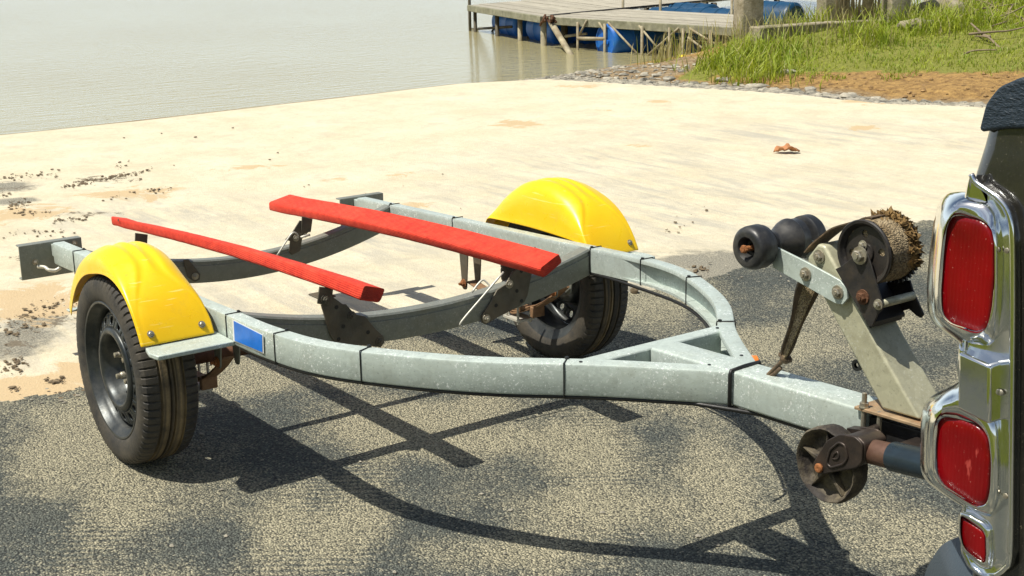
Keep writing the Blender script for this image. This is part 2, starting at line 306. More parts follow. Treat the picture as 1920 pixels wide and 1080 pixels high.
    n = NT('bank_soil'); g = n.attr('green'); f1 = n.noise(14, 8, .7); soil = n.mix(n.ramp(f1, [(.3, 0), (.7, 1)]), (.17, .09, .03), (.60, .37, .12)); grs = n.mix(n.noise(40, 5), (.13, .16, .02), (.34, .33, .06))
    soil = n.mix(n.attr('gravel'), soil, n.mix(n.node('ShaderNodeSeparateColor', {0: n.voro(26, out=1)}, 0), (.10, .09, .075), (.42, .38, .29)))
    c = n.mix(n.ramp(n.math('ADD', g, n.math('MULTIPLY', n.math('SUBTRACT', n.noise(4, 8, .75), .5), 1.9)), [(.42, 0), (.6, 1)]), soil, grs)
    M['soil'] = n.set(Base_Color=c, Roughness=.95, Normal=n.bump(n.math('ADD', f1, n.math('MULTIPLY', n.noise(70, 4), .3)), 1.0, .06))
    n = NT('murky_water'); w1 = n.node('ShaderNodeTexNoise', {'Vector': n.co((3.4, 0.9, 1), (0, 0, R(-36))), 'Scale': 3.0, 'Detail': 5, 'Roughness': .66}, 0); w2 = n.node('ShaderNodeTexNoise', {'Vector': n.co((3, 1, 1), (0, 0, R(-30))), 'Scale': .9, 'Detail': 3}, 0)
    M['water'] = n.set(Base_Color=n.mix(n.ramp(n.noise(.25, 4), [(.3, 0), (.7, 1)]), (.31, .265, .115), (.35, .32, .18)), Roughness=.05, IOR=1.38, Specular_IOR_Level=.6, Normal=n.bump(w1, .75, .05, n.bump(w2, .15, .05)))
    n = NT('weathered_deck_wood'); gr = n.node('ShaderNodeTexNoise', {'Vector': n.co((3, 26, 26)), 'Scale': 1.4, 'Detail': 7, 'Roughness': .65}, 0); c = n.mix(n.ramp(gr, [(.3, 0), (.7, 1)]), (.24, .22, .17), (.52, .48, .38)); ob = n.N.new('ShaderNodeObjectInfo')
    c = n.mix(n.math('MULTIPLY', ob.outputs['Random'], .45), c, (.22, .2, .16)); M['wood'] = n.set(Base_Color=c, Roughness=.9, Normal=n.bump(gr, .5, .01))
    M['fascia'] = simple('mossy_timber', (.30, .29, .20), .9, 0, .45, 18, .5, (.12, .12, .06), .6, 7)
    M['pole'] = simple('pale_bamboo_pole', (.42, .37, .24), .7, 0, .5, 10, .3, (.16, .1, .05), .7, 8); M['poledk'] = simple('dark_wet_pole', (.12, .10, .06), .6, 0, .5, 12, .3)
    n = NT('blue_drum_plastic'); M['drum'] = n.set(Base_Color=n.mix(n.ramp(n.noise(9, 7, .7), [(.5, 0), (.75, 1)]), (.006, .11, .44), (.03, .17, .42)), Roughness=.42, Normal=n.bump(n.noise(16, 3), .2, .01))
    n = NT('mossy_concrete'); c = n.mix(n.ramp(n.noise(9, 8, .7), [(.35, 0), (.7, 1)]), (.20, .17, .10), (.42, .37, .27)); c = n.mix(n.ramp(n.noise(4, 6, .7), [(.52, 0), (.7, .7)]), c, (.10, .11, .03)); M['conc'] = n.set(Base_Color=c, Roughness=.95, Normal=n.bump(n.noise(40, 6, .7), .6, .02))
    n = NT('grass_blade'); ob = n.node('ShaderNodeTexWhiteNoise', {'Vector': n.node('ShaderNodeVectorMath', {0: n.co((1, 1, 0)), 1: (.04, .04, 1)}, operation='SNAP')}, 0); 
    c = n.mix(n.ramp(n.noise(2.2, 5, .7), [(.35, 0), (.68, 1)]), (.19, .29, .012), (.43, .46, .035)); c = n.mix(n.ramp(n.attr('dry'), [(.6, 0), (.8, 1)]), c, (.50, .42, .20)); c = n.mix(n.math('MULTIPLY', n.attr('dry'), .3), c, (.17, .22, .02)); n.set(Base_Color=c, Roughness=.55)
    tr = n.N.new('ShaderNodeBsdfTranslucent'); n.L.new(c, tr.inputs[0]); mx = n.N.new('ShaderNodeMixShader'); mx.inputs[0].default_value = .35; out = n.N['Material Output']
    n.L.new(n.b.outputs[0], mx.inputs[1]); n.L.new(tr.outputs[0], mx.inputs[2]); n.L.new(mx.outputs[0], out.inputs[0]); M['grass'] = n.m
    n = NT('edging_stone'); oi = n.N.new('ShaderNodeObjectInfo'); c = n.mix(n.ramp(n.noise(6, 5, .7), [(.35, 0), (.65, 1)]), (.11, .105, .09), (.46, .42, .33)); M['stone'] = n.set(Base_Color=c, Roughness=.95, Normal=n.bump(n.noise(50, 5), .5, .01))
    M['soilclod'] = simple('soil_clod', (.34, .21, .085), .95, 0, .6, 12, .5); M['mudclod'] = simple('dried_mud', (.20, .15, .09), .95, 0, .6, 30, .6)
    M['stick'] = simple('dry_stick', (.46, .37, .22), .85, 0, .55, 12, .4, (.1, .07, .04), .5, 10); M['branch'] = simple('grey_brown_branch', (.27, .21, .13), .9, 0, .5, 12, .5); M['leaf'] = simple('dead_leaf', (.50, .22, .09), .8, 0, .4, 25, .4)
    M['foliage'] = simple('foliage', (.085, .15, .03), .6, 0, .6, 3, .2)
    M['ylit'] = simple('yellow_litter', (.75, .55, .03), .4); M['amber'] = simple('amber_plastic', (.75, .22, .04), .35)
mk()

# ------------------------------------------------------------------ ground
def hsh(i, j, s): v = np.sin(i*127.1+j*311.7+s*74.7)*43758.5453; return v-np.floor(v)
def vn(x, y, sc, s=0, oc=4):
    t = 0; a = 1; tot = 0
    for o in range(oc):
        X = x*sc; Y = y*sc; i = np.floor(X); j = np.floor(Y); u = X-i; v = Y-j; u = u*u*(3-2*u); v = v*v*(3-2*v)
        t = t+a*((hsh(i, j, s+o)*(1-u)+hsh(i+1, j, s+o)*u)*(1-v)+(hsh(i, j+1, s+o)*(1-u)+hsh(i+1, j+1, s+o)*u)*v); tot += a; a *= .5; sc *= 2.03
    return t/tot
def sst(v): v = np.clip(v, 0, 1); return v*v*(3-2*v)
def xs(y): return np.interp(y, [-60, 0, 2, 4, 5.5, 6.3, 7.5, 8.2, 9.5, 12, 16, 40], [-7.54, -7.55, -7.58, -7.75, -7.88, -7.6, -7.95, -8.1, -8.5, -9.6, -11.3, -20])
def yE(x): return np.interp(x, [-9, -7.1, -5.95, -4.94, -3.87, -3.15, -2.87, 0, 6, 60], [6.0, 6.2, 6.64, 7.02, 7.15, 7.55, 7.76, 8.4, 9.6, 20])
WZ = -.06
def gz(x, y, noise=True):
    d = x-xs(y); z = np.where(d > 0, np.minimum(WZ+.09*d, -.03), np.maximum(WZ+.16*d, -2))
    yd = y-yE(x)-.35; m = sst((x+7.85+.10*(y-8))/1.0)
    b = .30*sst(yd/3.4)+.05*sst(yd/.5)
    z = z+m*np.where(yd > 0, b, 0)
    z = z+sst((x+6.9)/1.2)*(2.6*sst((-y-3.4)/6.5)+2.5*sst((-y-12)/20))
    if noise: z = z+np.where(yd > 0, m, 0)*(.09*(vn(x, y, 1.3, 3)-.5)+.035*(vn(x, y, 7, 9)-.5))
    return z
def sheet(name, X, Y, zf, mat, keep=None, attrs={}):
    gx, gy = np.meshgrid(X, Y, indexing='ij'); gx = gx.ravel(); gy = gy.ravel()
    V = np.stack([gx, gy, zf(gx, gy)], 1); F = np.array(grid_faces(len(X), len(Y)))
    F = F[:, ::-1]
    if keep is not None:
        c = V[F].mean(1); F = F[keep(c[:, 0], c[:, 1])]; u, inv = np.unique(F, return_inverse=True); V = V[u]; F = inv.reshape(-1, 4)
    me = bpy.data.meshes.new(name); me.from_pydata(V.tolist(), [], F.tolist()); me.materials.append(mat); me.update(); me.polygons.foreach_set('use_smooth', [True]*len(me.polygons))
    for k, f in attrs.items():
        a = me.attributes.new(k, 'FLOAT', 'POINT'); a.data.foreach_set('value', np.asarray(f(V[:, 0], V[:, 1]), dtype=np.float32))
    if me.polygons[0].normal.z < 0: me.flip_normals()
    o = bpy.data.objects.new(name, me); S.collection.objects.link(o); return tag(o, kind='structure')
def axis(lo, f0, f1, hi, st, grow=1.35):
    a = list(np.arange(f0, f1, st)); s = st; x = a[-1]
    while x < hi: s *= grow; x += s; a.append(min(x, hi))
    s = st; x = f0; b = []
    while x > lo: s *= grow; x -= s; b.append(max(x, lo))
    return np.array(b[::-1]+a)
def greenf(x, y):
    yd = y-yE(x)-.35; thr = np.interp(x, [-7.5, -6, -5, -3.5, 0], [.15, .25, 1.0, 1.35, 1.2])
    g = sst((yd-thr)/.9+.5)*(x > xs(y)+.6)*sst((y-(8.2-(x+7)*2))/.5); return np.maximum(g, (y < -3.7)*1.0)
ground = sheet('ground', axis(-300, -9.6, 3, 300, .09), np.unique(np.concatenate([axis(-300, 6, 18, 300, .09), np.arange(-12, -3, .2)])), gz, M['soil'], None,
    {'green': greenf, 'gravel': lambda x, y: np.clip(1-np.abs(y-yE(x)-.18)/.42, 0, 1)*1.6+.5*(x < -6.4)*(y < 7.9)})
mesh_w = sheet('water', np.array([-500, -100, -40, -20, -10, -5.6]), np.linspace(-300, 300, 13), lambda x, y: x*0+WZ, M['water'])
# concrete ramp
def blob(lst):
    def f(x, y):
        t = x*0
        for cx, cy, rx, ry, a in lst:
            ca, sa = math.cos(a), math.sin(a); u = ((x-cx)*ca+(y-cy)*sa)/rx; v = (-(x-cx)*sa+(y-cy)*ca)/ry; t = np.maximum(t, np.clip(1.15-np.sqrt(u*u+v*v)*.62, 0, 1)*(1))
        return t
    return f
def bl(px, py, w, h, z=0):             # a stain that covers this patch of the ground
    c = atz(px, py, z); a = atz(px-w/2, py, z); b = atz(px+w/2, py, z); d = atz(px, py-h/2, z); e = atz(px, py+h/2, z)
    lx = np.linalg.norm(b-a)/2; ly = np.linalg.norm(d-e)/2; return (c[0], c[1], lx, ly, math.atan2(b[1]-a[1], b[0]-a[0]))
sandb = blob([bl(60, 560, 330, 60), bl(80, 585, 260, 40), bl(50, 722, 300, 44), bl(170, 690, 120, 40), bl(30, 400, 160, 30), bl(975, 230, 110, 12), bl(470, 312, 80, 14), bl(640, 336, 60, 10), bl(742, 326, 60, 12), bl(250, 360, 150, 26), bl(80, 392, 130, 20), bl(60, 570, 240, 48), bl(60, 715, 240, 34), bl(1080, 160, 80, 8), bl(1620, 238, 90, 8), bl(1235, 188, 50, 6), bl(1630, 190, 90, 10), bl(1250, 490, 10, 5), bl(1210, 272, 50, 6), bl(1130, 205, 60, 6), bl(770, 382, 80, 12)])
mudb = blob([bl(190, 335, 210, 22), bl(35, 385, 90, 14), bl(20, 350, 120, 14), bl(40, 640, 90, 70), bl(100, 712, 90, 14), bl(200, 350, 40, 8), bl(20, 690, 60, 20), bl(120, 600, 120, 30), bl(165, 400, 260, 12), bl(60, 480, 160, 12)])
greyb = blob([bl(1330, 380, 800, 170), bl(1150, 300, 500, 60), bl(1500, 250, 600, 50), bl(1000, 360, 400, 80), bl(1750, 260, 240, 60), bl(330, 400, 400, 60), bl(620, 560, 700, 120), bl(60, 620, 260, 90), bl(700, 450, 300, 80)])
# the asphalt's ragged seam against the concrete
SEAM_Y = [-60, -1.03, -.8, -.4, 0, .65, .9, 1.3, 1.64, 1.95, 2.1, 2.26, 2.5, 2.75, 3.1, 3.6, 4.5, 6, 60]
SEAM_X = [-.8, -.79, -.74, -.76, -.9, -.70, -.60, -.62, -.50, -.50, -.50, -.52, -.58, -.64, -.55, -.6, -.7, -.8, -.8]
def seam(y): return np.interp(y, SEAM_Y, SEAM_X)+.05*(vn(y, y*0, 3, 5)-.5)*2+.04*(vn(y, y*0, 14, 8)-.5)*2
slab = sheet('concrete_ramp', axis(-9.5, -8.2, -.2, 0, .045), axis(-3.6, -2, 8.6, 9, .045),
    lambda x, y: -.008-np.maximum(0, (xs(y)+.45-x))*.118+.006*(vn(x, y, 1.2, 2)-.5)*(x < -1.3)+.012*np.clip(mudb(x, y)-.3, 0, 1)*vn(x, y, 12, 4)*(x < -1.1), M['slab'],
    lambda x, y: (y < yE(x)+.05*(vn(x, y, 5, 1)-.5)) & (x > xs(y)-.5), {'sand': sandb, 'mud': mudb, 'grey': greyb, 'wet': lambda x, y: np.clip(1-(x-xs(y)-.04-.12*vn(x, y, 4, 2))/.10, 0, 1)*.8, 'tar': blob([bl(1400, 490, 420, 46), bl(1290, 515, 200, 40), bl(1730, 455, 120, 50), bl(1195, 545, 60, 30), bl(20, 640, 150, 60), bl(70, 600, 90, 30), bl(0, 350, 120, 20), bl(30, 375, 80, 14)])})
dustb = blob([bl(640, 990, 150, 200), bl(520, 1000, 110, 150), bl(760, 780, 260, 80), bl(1060, 830, 330, 130), bl(1120, 950, 360, 90), bl(180, 820, 220, 130), bl(60, 900, 160, 90), bl(1260, 600, 260, 70), bl(1420, 640, 300, 70), bl(560, 690, 300, 60), bl(800, 660, 240, 40), bl(900, 760, 200, 60), bl(1320, 860, 100, 200), bl(1700, 980, 200, 80), bl(1560, 560, 200, 60), bl(900, 1040, 300, 60)])
darkb = blob([bl(1260, 840, 170, 110), bl(330, 790, 260, 50), bl(960, 860, 120, 40), bl(300, 1020, 200, 80), bl(1620, 760, 220, 60), bl(1200, 500, 160, 60), bl(1560, 640, 120, 50)])
asph = sheet('asphalt', np.unique(np.concatenate([np.arange(-1.1, -.3, .018), axis(-.3, -.3, 4, 60, .05)])), axis(-3.7, -3.5, 6, 8.0, .025), lambda x, y: x*0+.004*(vn(x, y, 3, 7)-.5), M['asphalt'],
    lambda x, y: (x > seam(y)) & (y < yE(x)), {'track': blob([bl(640, 990, 130, 260), bl(540, 1010, 90, 220), bl(1120, 880, 120, 200), bl(220, 960, 100, 160)]), 'dust': lambda x, y: np.clip(.16+.55*dustb(x, y)+1.5*(vn(x, y, 2.3, 11)-.5)-.3*darkb(x, y)+.25*np.clip(1-(x-seam(y))/.25, 0, 1)*(vn(x, y, 6, 3)), 0, 1)})
# loose stones in the asphalt and on the edges
def pebbles(name, pts, r0, r1, mat, flat=.55, kind='stuff', seed=1):
    g = np.random.default_rng(seed); n = len(pts)
    base = np.array([(math.cos(k*1.2566), math.sin(k*1.2566), .05) for k in range(5)]+[(.62*math.cos(k*2.094+.4), .62*math.sin(k*2.094+.4), .72) for k in range(3)]+[(.6*math.cos(k*2.094), .6*math.sin(k*2.094), -.5) for k in range(3)])
    bm = bmesh.new(); [bm.verts.new(v) for v in base]; bm.verts.index_update(); bmesh.ops.convex_hull(bm, input=bm.verts[:]); bmesh.ops.triangulate(bm, faces=bm.faces[:]); tf = [tuple(v.index for v in f.verts) for f in bm.faces]; bm.free(); nb = len(base)
    s = r0+(r1-r0)*g.random(n)**2.2; a = g.random(n)*6.28; V = base[None]*(1+.35*(g.random((n, nb, 1))-.5)); V = V*s[:, None, None]*np.stack([1+g.random(n)*.6, np.ones(n), flat*(.6+.7*g.random(n))], 1)[:, None, :]
    x = V[..., 0]*np.cos(a)[:, None]-V[..., 1]*np.sin(a)[:, None]; y = V[..., 0]*np.sin(a)[:, None]+V[..., 1]*np.cos(a)[:, None]
    V = np.stack([x, y, V[..., 2]], -1)+np.asarray(pts)[:, None, :]; F = (np.array(tf)[None]+nb*np.arange(n)[:, None, None]).reshape(-1, 3)
    me = bpy.data.meshes.new(name); me.from_pydata(V.reshape(-1, 3).tolist(), [], F.tolist()); me.materials.append(mat); o = bpy.data.objects.new(name, me); S.collection.objects.link(o)
    return tag(o, kind=kind)
n = 1500; x = rng.uniform(-7, -2, n); t = np.abs(rng.normal(0, 1, n)); y = yE(x)+.02+.33*rng.random(n); pts = np.stack([x, y, gz(x, y)+.004], 1)
x2 = rng.uniform(-7.7, -5.2, 900); y2 = yE(x2)+rng.random(900)**1.5*1.3; p2 = np.stack([x2, y2, gz(x2, y2)+.003], 1); p2 = p2[(x2 > xs(y2)-.1) & ((x2 < -6.5) | (y2 < yE(x2)+.5)) & (greenf(x2, y2) < .4)]
tag(pebbles('edge_gravel', np.concatenate([pts, p2]), .012, .05, M['stone']), 'grey broken gravel strewn along the far edge of the concrete ramp', 'gravel')
n = 700; x = rng.uniform(-.9, 3.2, n); y = rng.uniform(-1.6, 4.5, n); x = np.where(rng.random(n) < .35, seam(y)+rng.normal(.06, .05, n), x)
tag(pebbles('loose_chippings', np.stack([x, y, x*0+.003], 1), .003, .0085, M['stone'], seed=2), 'loose stone chippings lying on the asphalt', 'chippings')
mp = []
for x0, y0, x1, y1, sp, k in ((112, 350, 285, 318, 2.5, 130), (150, 340, 240, 326, 2, 60), (0, 332, 110, 324, 4, 60), (0, 366, 20, 362, 2, 14), (12, 382, 55, 378, 4, 40), (30, 400, 95, 396, 3, 34), (100, 414, 165, 408, 3, 40), (190, 372, 330, 350, 3, 40), (215, 312, 250, 302, 3, 16), (0, 438, 150, 436, 4, 30), (0, 620, 70, 600, 12, 60), (10, 690, 40, 676, 8, 40), (82, 714, 122, 712, 3, 26), (20, 730, 35, 726, 2, 8), (60, 590, 140, 560, 14, 50), (1220, 520, 1330, 500, 4, 60), (90, 740, 250, 730, 5, 40), (200, 260, 900, 330, 50, 22), (1240, 430, 1330, 400, 10, 14)):
    for i in range(k): t = rnd.random(); q = atz(x0+(x1-x0)*t+rnd.gauss(0, sp), y0+(y1-y0)*t+rnd.gauss(0, sp), 0); mp.append((q[0], q[1], -.002))
tag(pebbles('mud_crumbs', np.array(mp), .003, .012, M['mudclod'], .6, seed=3), 'dark crumbs of dried mud scattered on the pale ramp', 'mud')
n = 900; x = rng.uniform(-5.8, 1, n); y = yE(x)+.4+rng.random(n)*1.7; cp = np.stack([x, y, gz(x, y)+.002], 1)[greenf(x, y) < .45]
tag(pebbles('soil_clods', cp, .005, .030, M['soilclod'], .6, seed=9), 'clods of orange soil on the bare part of the bank', 'soil')
# bigger edging stones that can be told apart
def rock(name, c, r, seed, mat, sq=(1, 1, .5), rot=0, n1=7, n2=9):
    g = random.Random(seed); V = []; ph = [g.random()*6.28 for _ in range(6)]
    for i in range(n1+1):
        th = math.pi*i/n1
        for j in range(n2):
            q = 2*math.pi*j/n2; k = 1+.16*math.sin(2*q+ph[0])+.12*math.sin(3*q+ph[1]+th*2)+.1*(g.random()-.5); a = math.copysign(abs(math.sin(th))**.7, 1)
            X = r*k*a*math.cos(q)*sq[0]; Y = r*k*a*math.sin(q)*sq[1]; Z = r*k*math.copysign(abs(math.cos(th))**.75, math.cos(th))*sq[2]
            V.append((c[0]+X*math.cos(rot)-Y*math.sin(rot), c[1]+X*math.sin(rot)+Y*math.cos(rot), c[2]+Z))
    return mesh(name, V, grid_faces(n1+1, n2, False, True), mat, smooth=False, auto=45)
for k, (px, py, r, l) in enumerate(((1355, 148, .09, 'pale flat edging stone left of the grass tuft, by the ramp corner'), (1418, 155, .11, 'dark wedge-shaped stone on the gravel edge of the ramp'), (1520, 160, .10, 'broad cream stone lying in the gravel under the orange soil'), (1475, 143, .10, 'flat tan stone half sunk in the short grass above the gravel'), (1590, 172, .13, 'long pale slab stone at the foot of the orange soil bank'), (1690, 180, .08, 'small grey stone in the gravel right of the long pale slab stone'), (1255, 143, .10, 'dark rock at the left end of the gravel strip'), (1232, 138, .07, 'light brown rock beside the dark rock near the water'))):
    q = atz(px, py, .02); z = float(gz(np.array([q[0]]), np.array([q[1]]))[0])
    tag(rock('edging_stone', (q[0], q[1], z+.005), r*.72, 20+k, M['stone'], (1.3, .8, .35), rnd.random()*3), l, 'stone', 'stones along the ramp edge')
# dead leaf
q = atz(1475, 285, 0); V = []
for i in range(13):
    for j in range(7):
        u = i/12*2-1; v = j/6*2-1; w = (1-u*u)**.5*(1+.15*math.sin(u*9)); a_ = u*.085+.006*math.sin(v*5); b_ = v*w*.05
        V.append((q[0]+a_*.58-b_*.81, q[1]+a_*.81+b_*.58, .003+.026*abs(v)**1.5*(1+.4*math.sin(u*7))*w+.010*(1-abs(u))+.006*math.sin(u*11+v*4)))
lf = mesh('fallen_leaf', V, grid_faces(13, 7), M['leaf'], smooth=True); lf.modifiers.new('thick', 'SOLIDIFY').thickness = .003
tag(lf, 'curled orange-brown dead leaf lying alone on the pale ramp', 'leaf')
lf.location.z = .0
q = atz(1190, 549, 0)
tag(rock('mud_clod', (q[0], q[1], .010), .022, 5, M['mudclod'], (1, .8, .7)), 'small dark red-brown clod on the asphalt between the wheel and the curved rail', 'clod')

# ------------------------------------------------------------------ grass and bank
def grass(name, N, sampler, hmin, hmax, w, lean, dry, seed, label, cat='grass'):
    g = np.random.default_rng(seed); x, y = sampler(g, N); n = len(x); z = gz(x, y); h = hmin+(hmax-hmin)*g.random(n)**1.5; a = g.random(n)*6.283; L = lean*(.3+g.random(n))*h; b = a+g.normal(0, .5, n)+1.57
    dx, dy = np.cos(b), np.sin(b); wx, wy = np.cos(a)*w, np.sin(a)*w; K = []
    for t, ww in ((0, 1), (.45, .85), (.8, .5)):
        cx = x+dx*L*t**2; cy = y+dy*L*t**2; cz = z+h*(t-.25*lean*t*t); K += [np.stack([cx-wx*ww, cy-wy*ww, cz], 1), np.stack([cx+wx*ww, cy+wy*ww, cz], 1)]
    K.append(np.stack([x+dx*L, y+dy*L, z+h*(1-.35*lean)], 1)); V = np.stack(K, 1).reshape(-1, 3); o7 = 7*np.arange(n)[:, None]
    Q = np.concatenate([o7+[[0, 1, 3, 2]], o7+[[2, 3, 5, 4]]]).tolist(); T = (o7+[[4, 5, 6]]).tolist()
    me = bpy.data.meshes.new(name); me.from_pydata(V.tolist(), [], Q+T); me.materials.append(M['grass'])
    at_ = me.attributes.new('dry', 'FLOAT', 'POINT'); at_.data.foreach_set('value', np.repeat(np.clip(g.normal(dry, .25, n), 0, 1), 7).astype(np.float32))
    o = bpy.data.objects.new(name, me); S.collection.objects.link(o); return tag(o, label, cat, kind='stuff')
def s_bank(g, N):
    x = g.uniform(-7.6, -.5, N); y = g.uniform(7.2, 17, N); k = (greenf(x, y)+.95*(vn(x, y, 2.8, 21)-.5)*2 > .5) & (g.random(N) < .25+.9*vn(x, y, 3.1, 4)) & (gz(x, y) > .0); return x[k], y[k]
grass('short_grass', 90000, s_bank, .02, .075, .004, .8, .3, 3, 'short bright green grass growing over the bank beyond the ramp')
clumps = [(1370, 116, .26, 130), (1345, 126, .18, 70), (1400, 122, .22, 110), (1436, 108, .2, 70), (1470, 88, .22, 60), (1445, 60, .22, 60), (1500, 40, .22, 60), (1530, 62, .16, 40), (1612, 74, .16, 50), (1640, 84, .16, 60), (1690, 66, .14, 50), (1704, 52, .18, 60), (1742, 78, .12, 60), (1762, 62, .16, 80), (1775, 74, .16, 80), (1820, 60, .2, 60), (1730, 34, .25, 90), (1790, 20, .3, 90), (1880, 26, .3, 110), (1905, 44, .3, 120), (1850, 64, .12, 50), (1840, 44, .35, 160), (1380, 100, .16, 90), (1415, 88, .14, 80), (1345, 96, .14, 60), (1560, 50, .2, 70), (1590, 52, .16, 60), (1665, 56, .1, 40)]
def s_tall(g, N):
    X = []; Y = []
    for px, py, sp, k in clumps:
        q = atz(px, py, .22); X.append(q[0]+g.normal(0, sp, k*3)); Y.append(q[1]+g.normal(0, sp, k*3))
    x = np.concatenate(X); y = np.concatenate(Y); k = (gz(x, y) > -.02) & (y > yE(x)+.25); return x[k], y[k]
grass('tall_grass', 0, s_tall, .08, .36, .005, .75, .35, 5, 'tall tufts of grass around the concrete posts and low wall')
def s_back(g, N):
    x = g.uniform(-16, 0, N); y = g.uniform(12.6, 24, N); k = (x > xs(y)+1.0) & (g.random(N) < .2+vn(x, y, .9, 6)) & (gz(x, y) > 0.02); return x[k], y[k]
grass('reed_grass', 26000, s_back, .25, 1.0, .009, .7, .45, 6, 'long unkempt grass and reeds behind the stick fence', 'reeds')
def s_verge(g, N):
    x = g.uniform(-7, 9, N); y = -3.6-6*g.random(N)**1.3; return x, y
grass('verge_grass', 16000, s_verge, .10, .55, .008, .7, .35, 12, 'tall green grass on the verge beside the parked truck')
def s_dry(g, N):
    x = g.uniform(-8.6, -6.0, N); y = g.uniform(7.6, 11.8, N); k = (x > xs(y)+.25) & (vn(x, y, 2.2, 31) > .5); return x[k], y[k]
grass('dead_stalks', 2600, s_dry, .10, .42, .005, .35, .95, 8, 'dry dead stalks standing in the mud below the walkway', 'dead stalks')

# ------------------------------------------------------------------ posts, wall, stick fence, rubble
def on(px, py, z): q = atz(px, py, z); return q
def gzz(x, y): return float(gz(np.array([x]), np.array([y]))[0])
def cpost(px, z, w, l, top=1.3, py=100):
    q = on(px, py, z); r = Fv[:2]/np.linalg.norm(Fv[:2]); poly = rounded([(-w/2, -w/2), (w/2, -w/2), (w/2, w/2), (-w/2, w/2)], .02, 2); mb = MB(); V = []; H = 9
    for i in range(H+1):
        zz = -.3+(top+.3)*i/H
        for a, b in poly: k = 1+.03*(rnd.random()-.5); V.append((q[0]+(a*.94+b*.34)*k, q[1]+(-a*.34+b*.94)*k, zz))
    mb.add(V, grid_faces(H+1, len(poly), False, True)+[tuple(range(H*len(poly), (H+1)*len(poly)))]); o = mb.obj('concrete_post', M['conc'], auto=50); return tag(o, l, 'post', 'old concrete posts on the bank')
cpost(1401, .06, .25, 'large mossy concrete post at the end of the wooden walkway', py=100)
cpost(1556, .34, .24, 'shaded concrete post behind the low wall, left of the stick fence', py=36)
cpost(1678, .32, .24, 'pale concrete post at the right end of the stick fence', py=44)
A = on(1424, 55, .36); B = on(1560, 42, .38); C_ = on(1662, 33, .40)
w = MB()
for P0, P1 in ((A, B), (B, C_)):
    d = (P1-P0)[:2]; L = np.linalg.norm(d); d = d/L; k = MB(); c = (P0+P1)/2; w.add(*obox((c[0]-d[1]*.1, c[1]+d[0]*.1, .16), (d[0], d[1], 0), (-d[1], d[0], 0), (0, 0, 1), L/2-.01, .09, .22))
tag(w.obj('low_wall', M['conc'], bevel=.015), 'low crumbling concrete kerb wall running between the posts on the bank', 'wall')
fe = empty('stick_fence', ((B+C_)/2).tolist()); tag(fe, 'fence of thin upright dry sticks between two concrete posts', 'fence')
for i in range(34):
    t = .12+.80*i/33; p = B+(C_-B)*t; lx, ly = rnd.gauss(0, .03), rnd.gauss(0, .03); d = .10
    mb = MB(); mb.add(*gtube([(p[0]-.12, p[1]+d, .30), (p[0]-.12+lx*.5, p[1]+d+ly*.5, .7), (p[0]-.12+lx, p[1]+d+ly, 1.15+rnd.random()*.1)], rnd.uniform(.007, .012), 6)); mb.obj('picket', M['stick'], fe, smooth=True)
mb = MB(); p0 = B+(C_-B)*.05; p1 = B+(C_-B)*.97; mb.add(*gtube([(p0[0]-.10, p0[1]+.13, .85), (p1[0]-.10, p1[1]+.13, .87)], .016, 6)); mb.obj('cross_stick', M['stick'], fe, smooth=True)
q = on(1722, 66, .26); tag(rock('rubble_slab', (q[0], q[1], gzz(q[0], q[1])+.05), .22, 77, M['conc'], (1.15, .55, .28), .9), 'flat broken concrete slab lying in the grass right of the posts', 'rubble')
q = on(1762, 42, .30); tag(rock('rubble_block', (q[0], q[1], gzz(q[0], q[1])+.10), .30, 78, M['conc'], (1.1, .7, .5), .9), 'grassy concrete block behind the flat slab on the bank', 'rubble')
br = empty('branch_pile', on(1830, 40, .35).tolist()); tag(br, 'pile of dead branches lying at the top right of the bank', 'branches')
for i in range(30):
    q = on(1845+rnd.gauss(0, 34), 26+rnd.gauss(0, 13), .38); a = rnd.uniform(0, 3.1); L = rnd.uniform(.3, .8); zz = gzz(q[0], q[1])+rnd.uniform(.0, .10); P = [(q[0]+math.cos(a)*L*t+rnd.gauss(0, .02), q[1]+math.sin(a)*L*t+rnd.gauss(0, .02), zz+rnd.gauss(0, .025)+t*.14) for t in (-.5, -.2, .1, .5)]
    mb = MB(); mb.add(*gtube(catmull(P, 3), np.linspace(1, .45, 10)*rnd.uniform(.010, .022), 6)); mb.obj('branch', M['branch'], br, smooth=True)
q = atz(1283, 116, -.03); V = [(q[0]+.14*math.cos(t)*(1+.3*math.sin(3*t)), q[1]+.11*math.sin(t), -.02+.03*math.sin(5*t)+.02) for t in np.linspace(0, 6.28, 14)[:-1]]+[(q[0], q[1], .05)]
lt = mesh('plastic_litter', V, [(i, (i+1) % 13, 13) for i in range(13)], M['ylit']); lt.modifiers.new('thick', 'SOLIDIFY').thickness = .004; tag(lt, 'crumpled yellow plastic litter at the water edge under the walkway', 'litter')

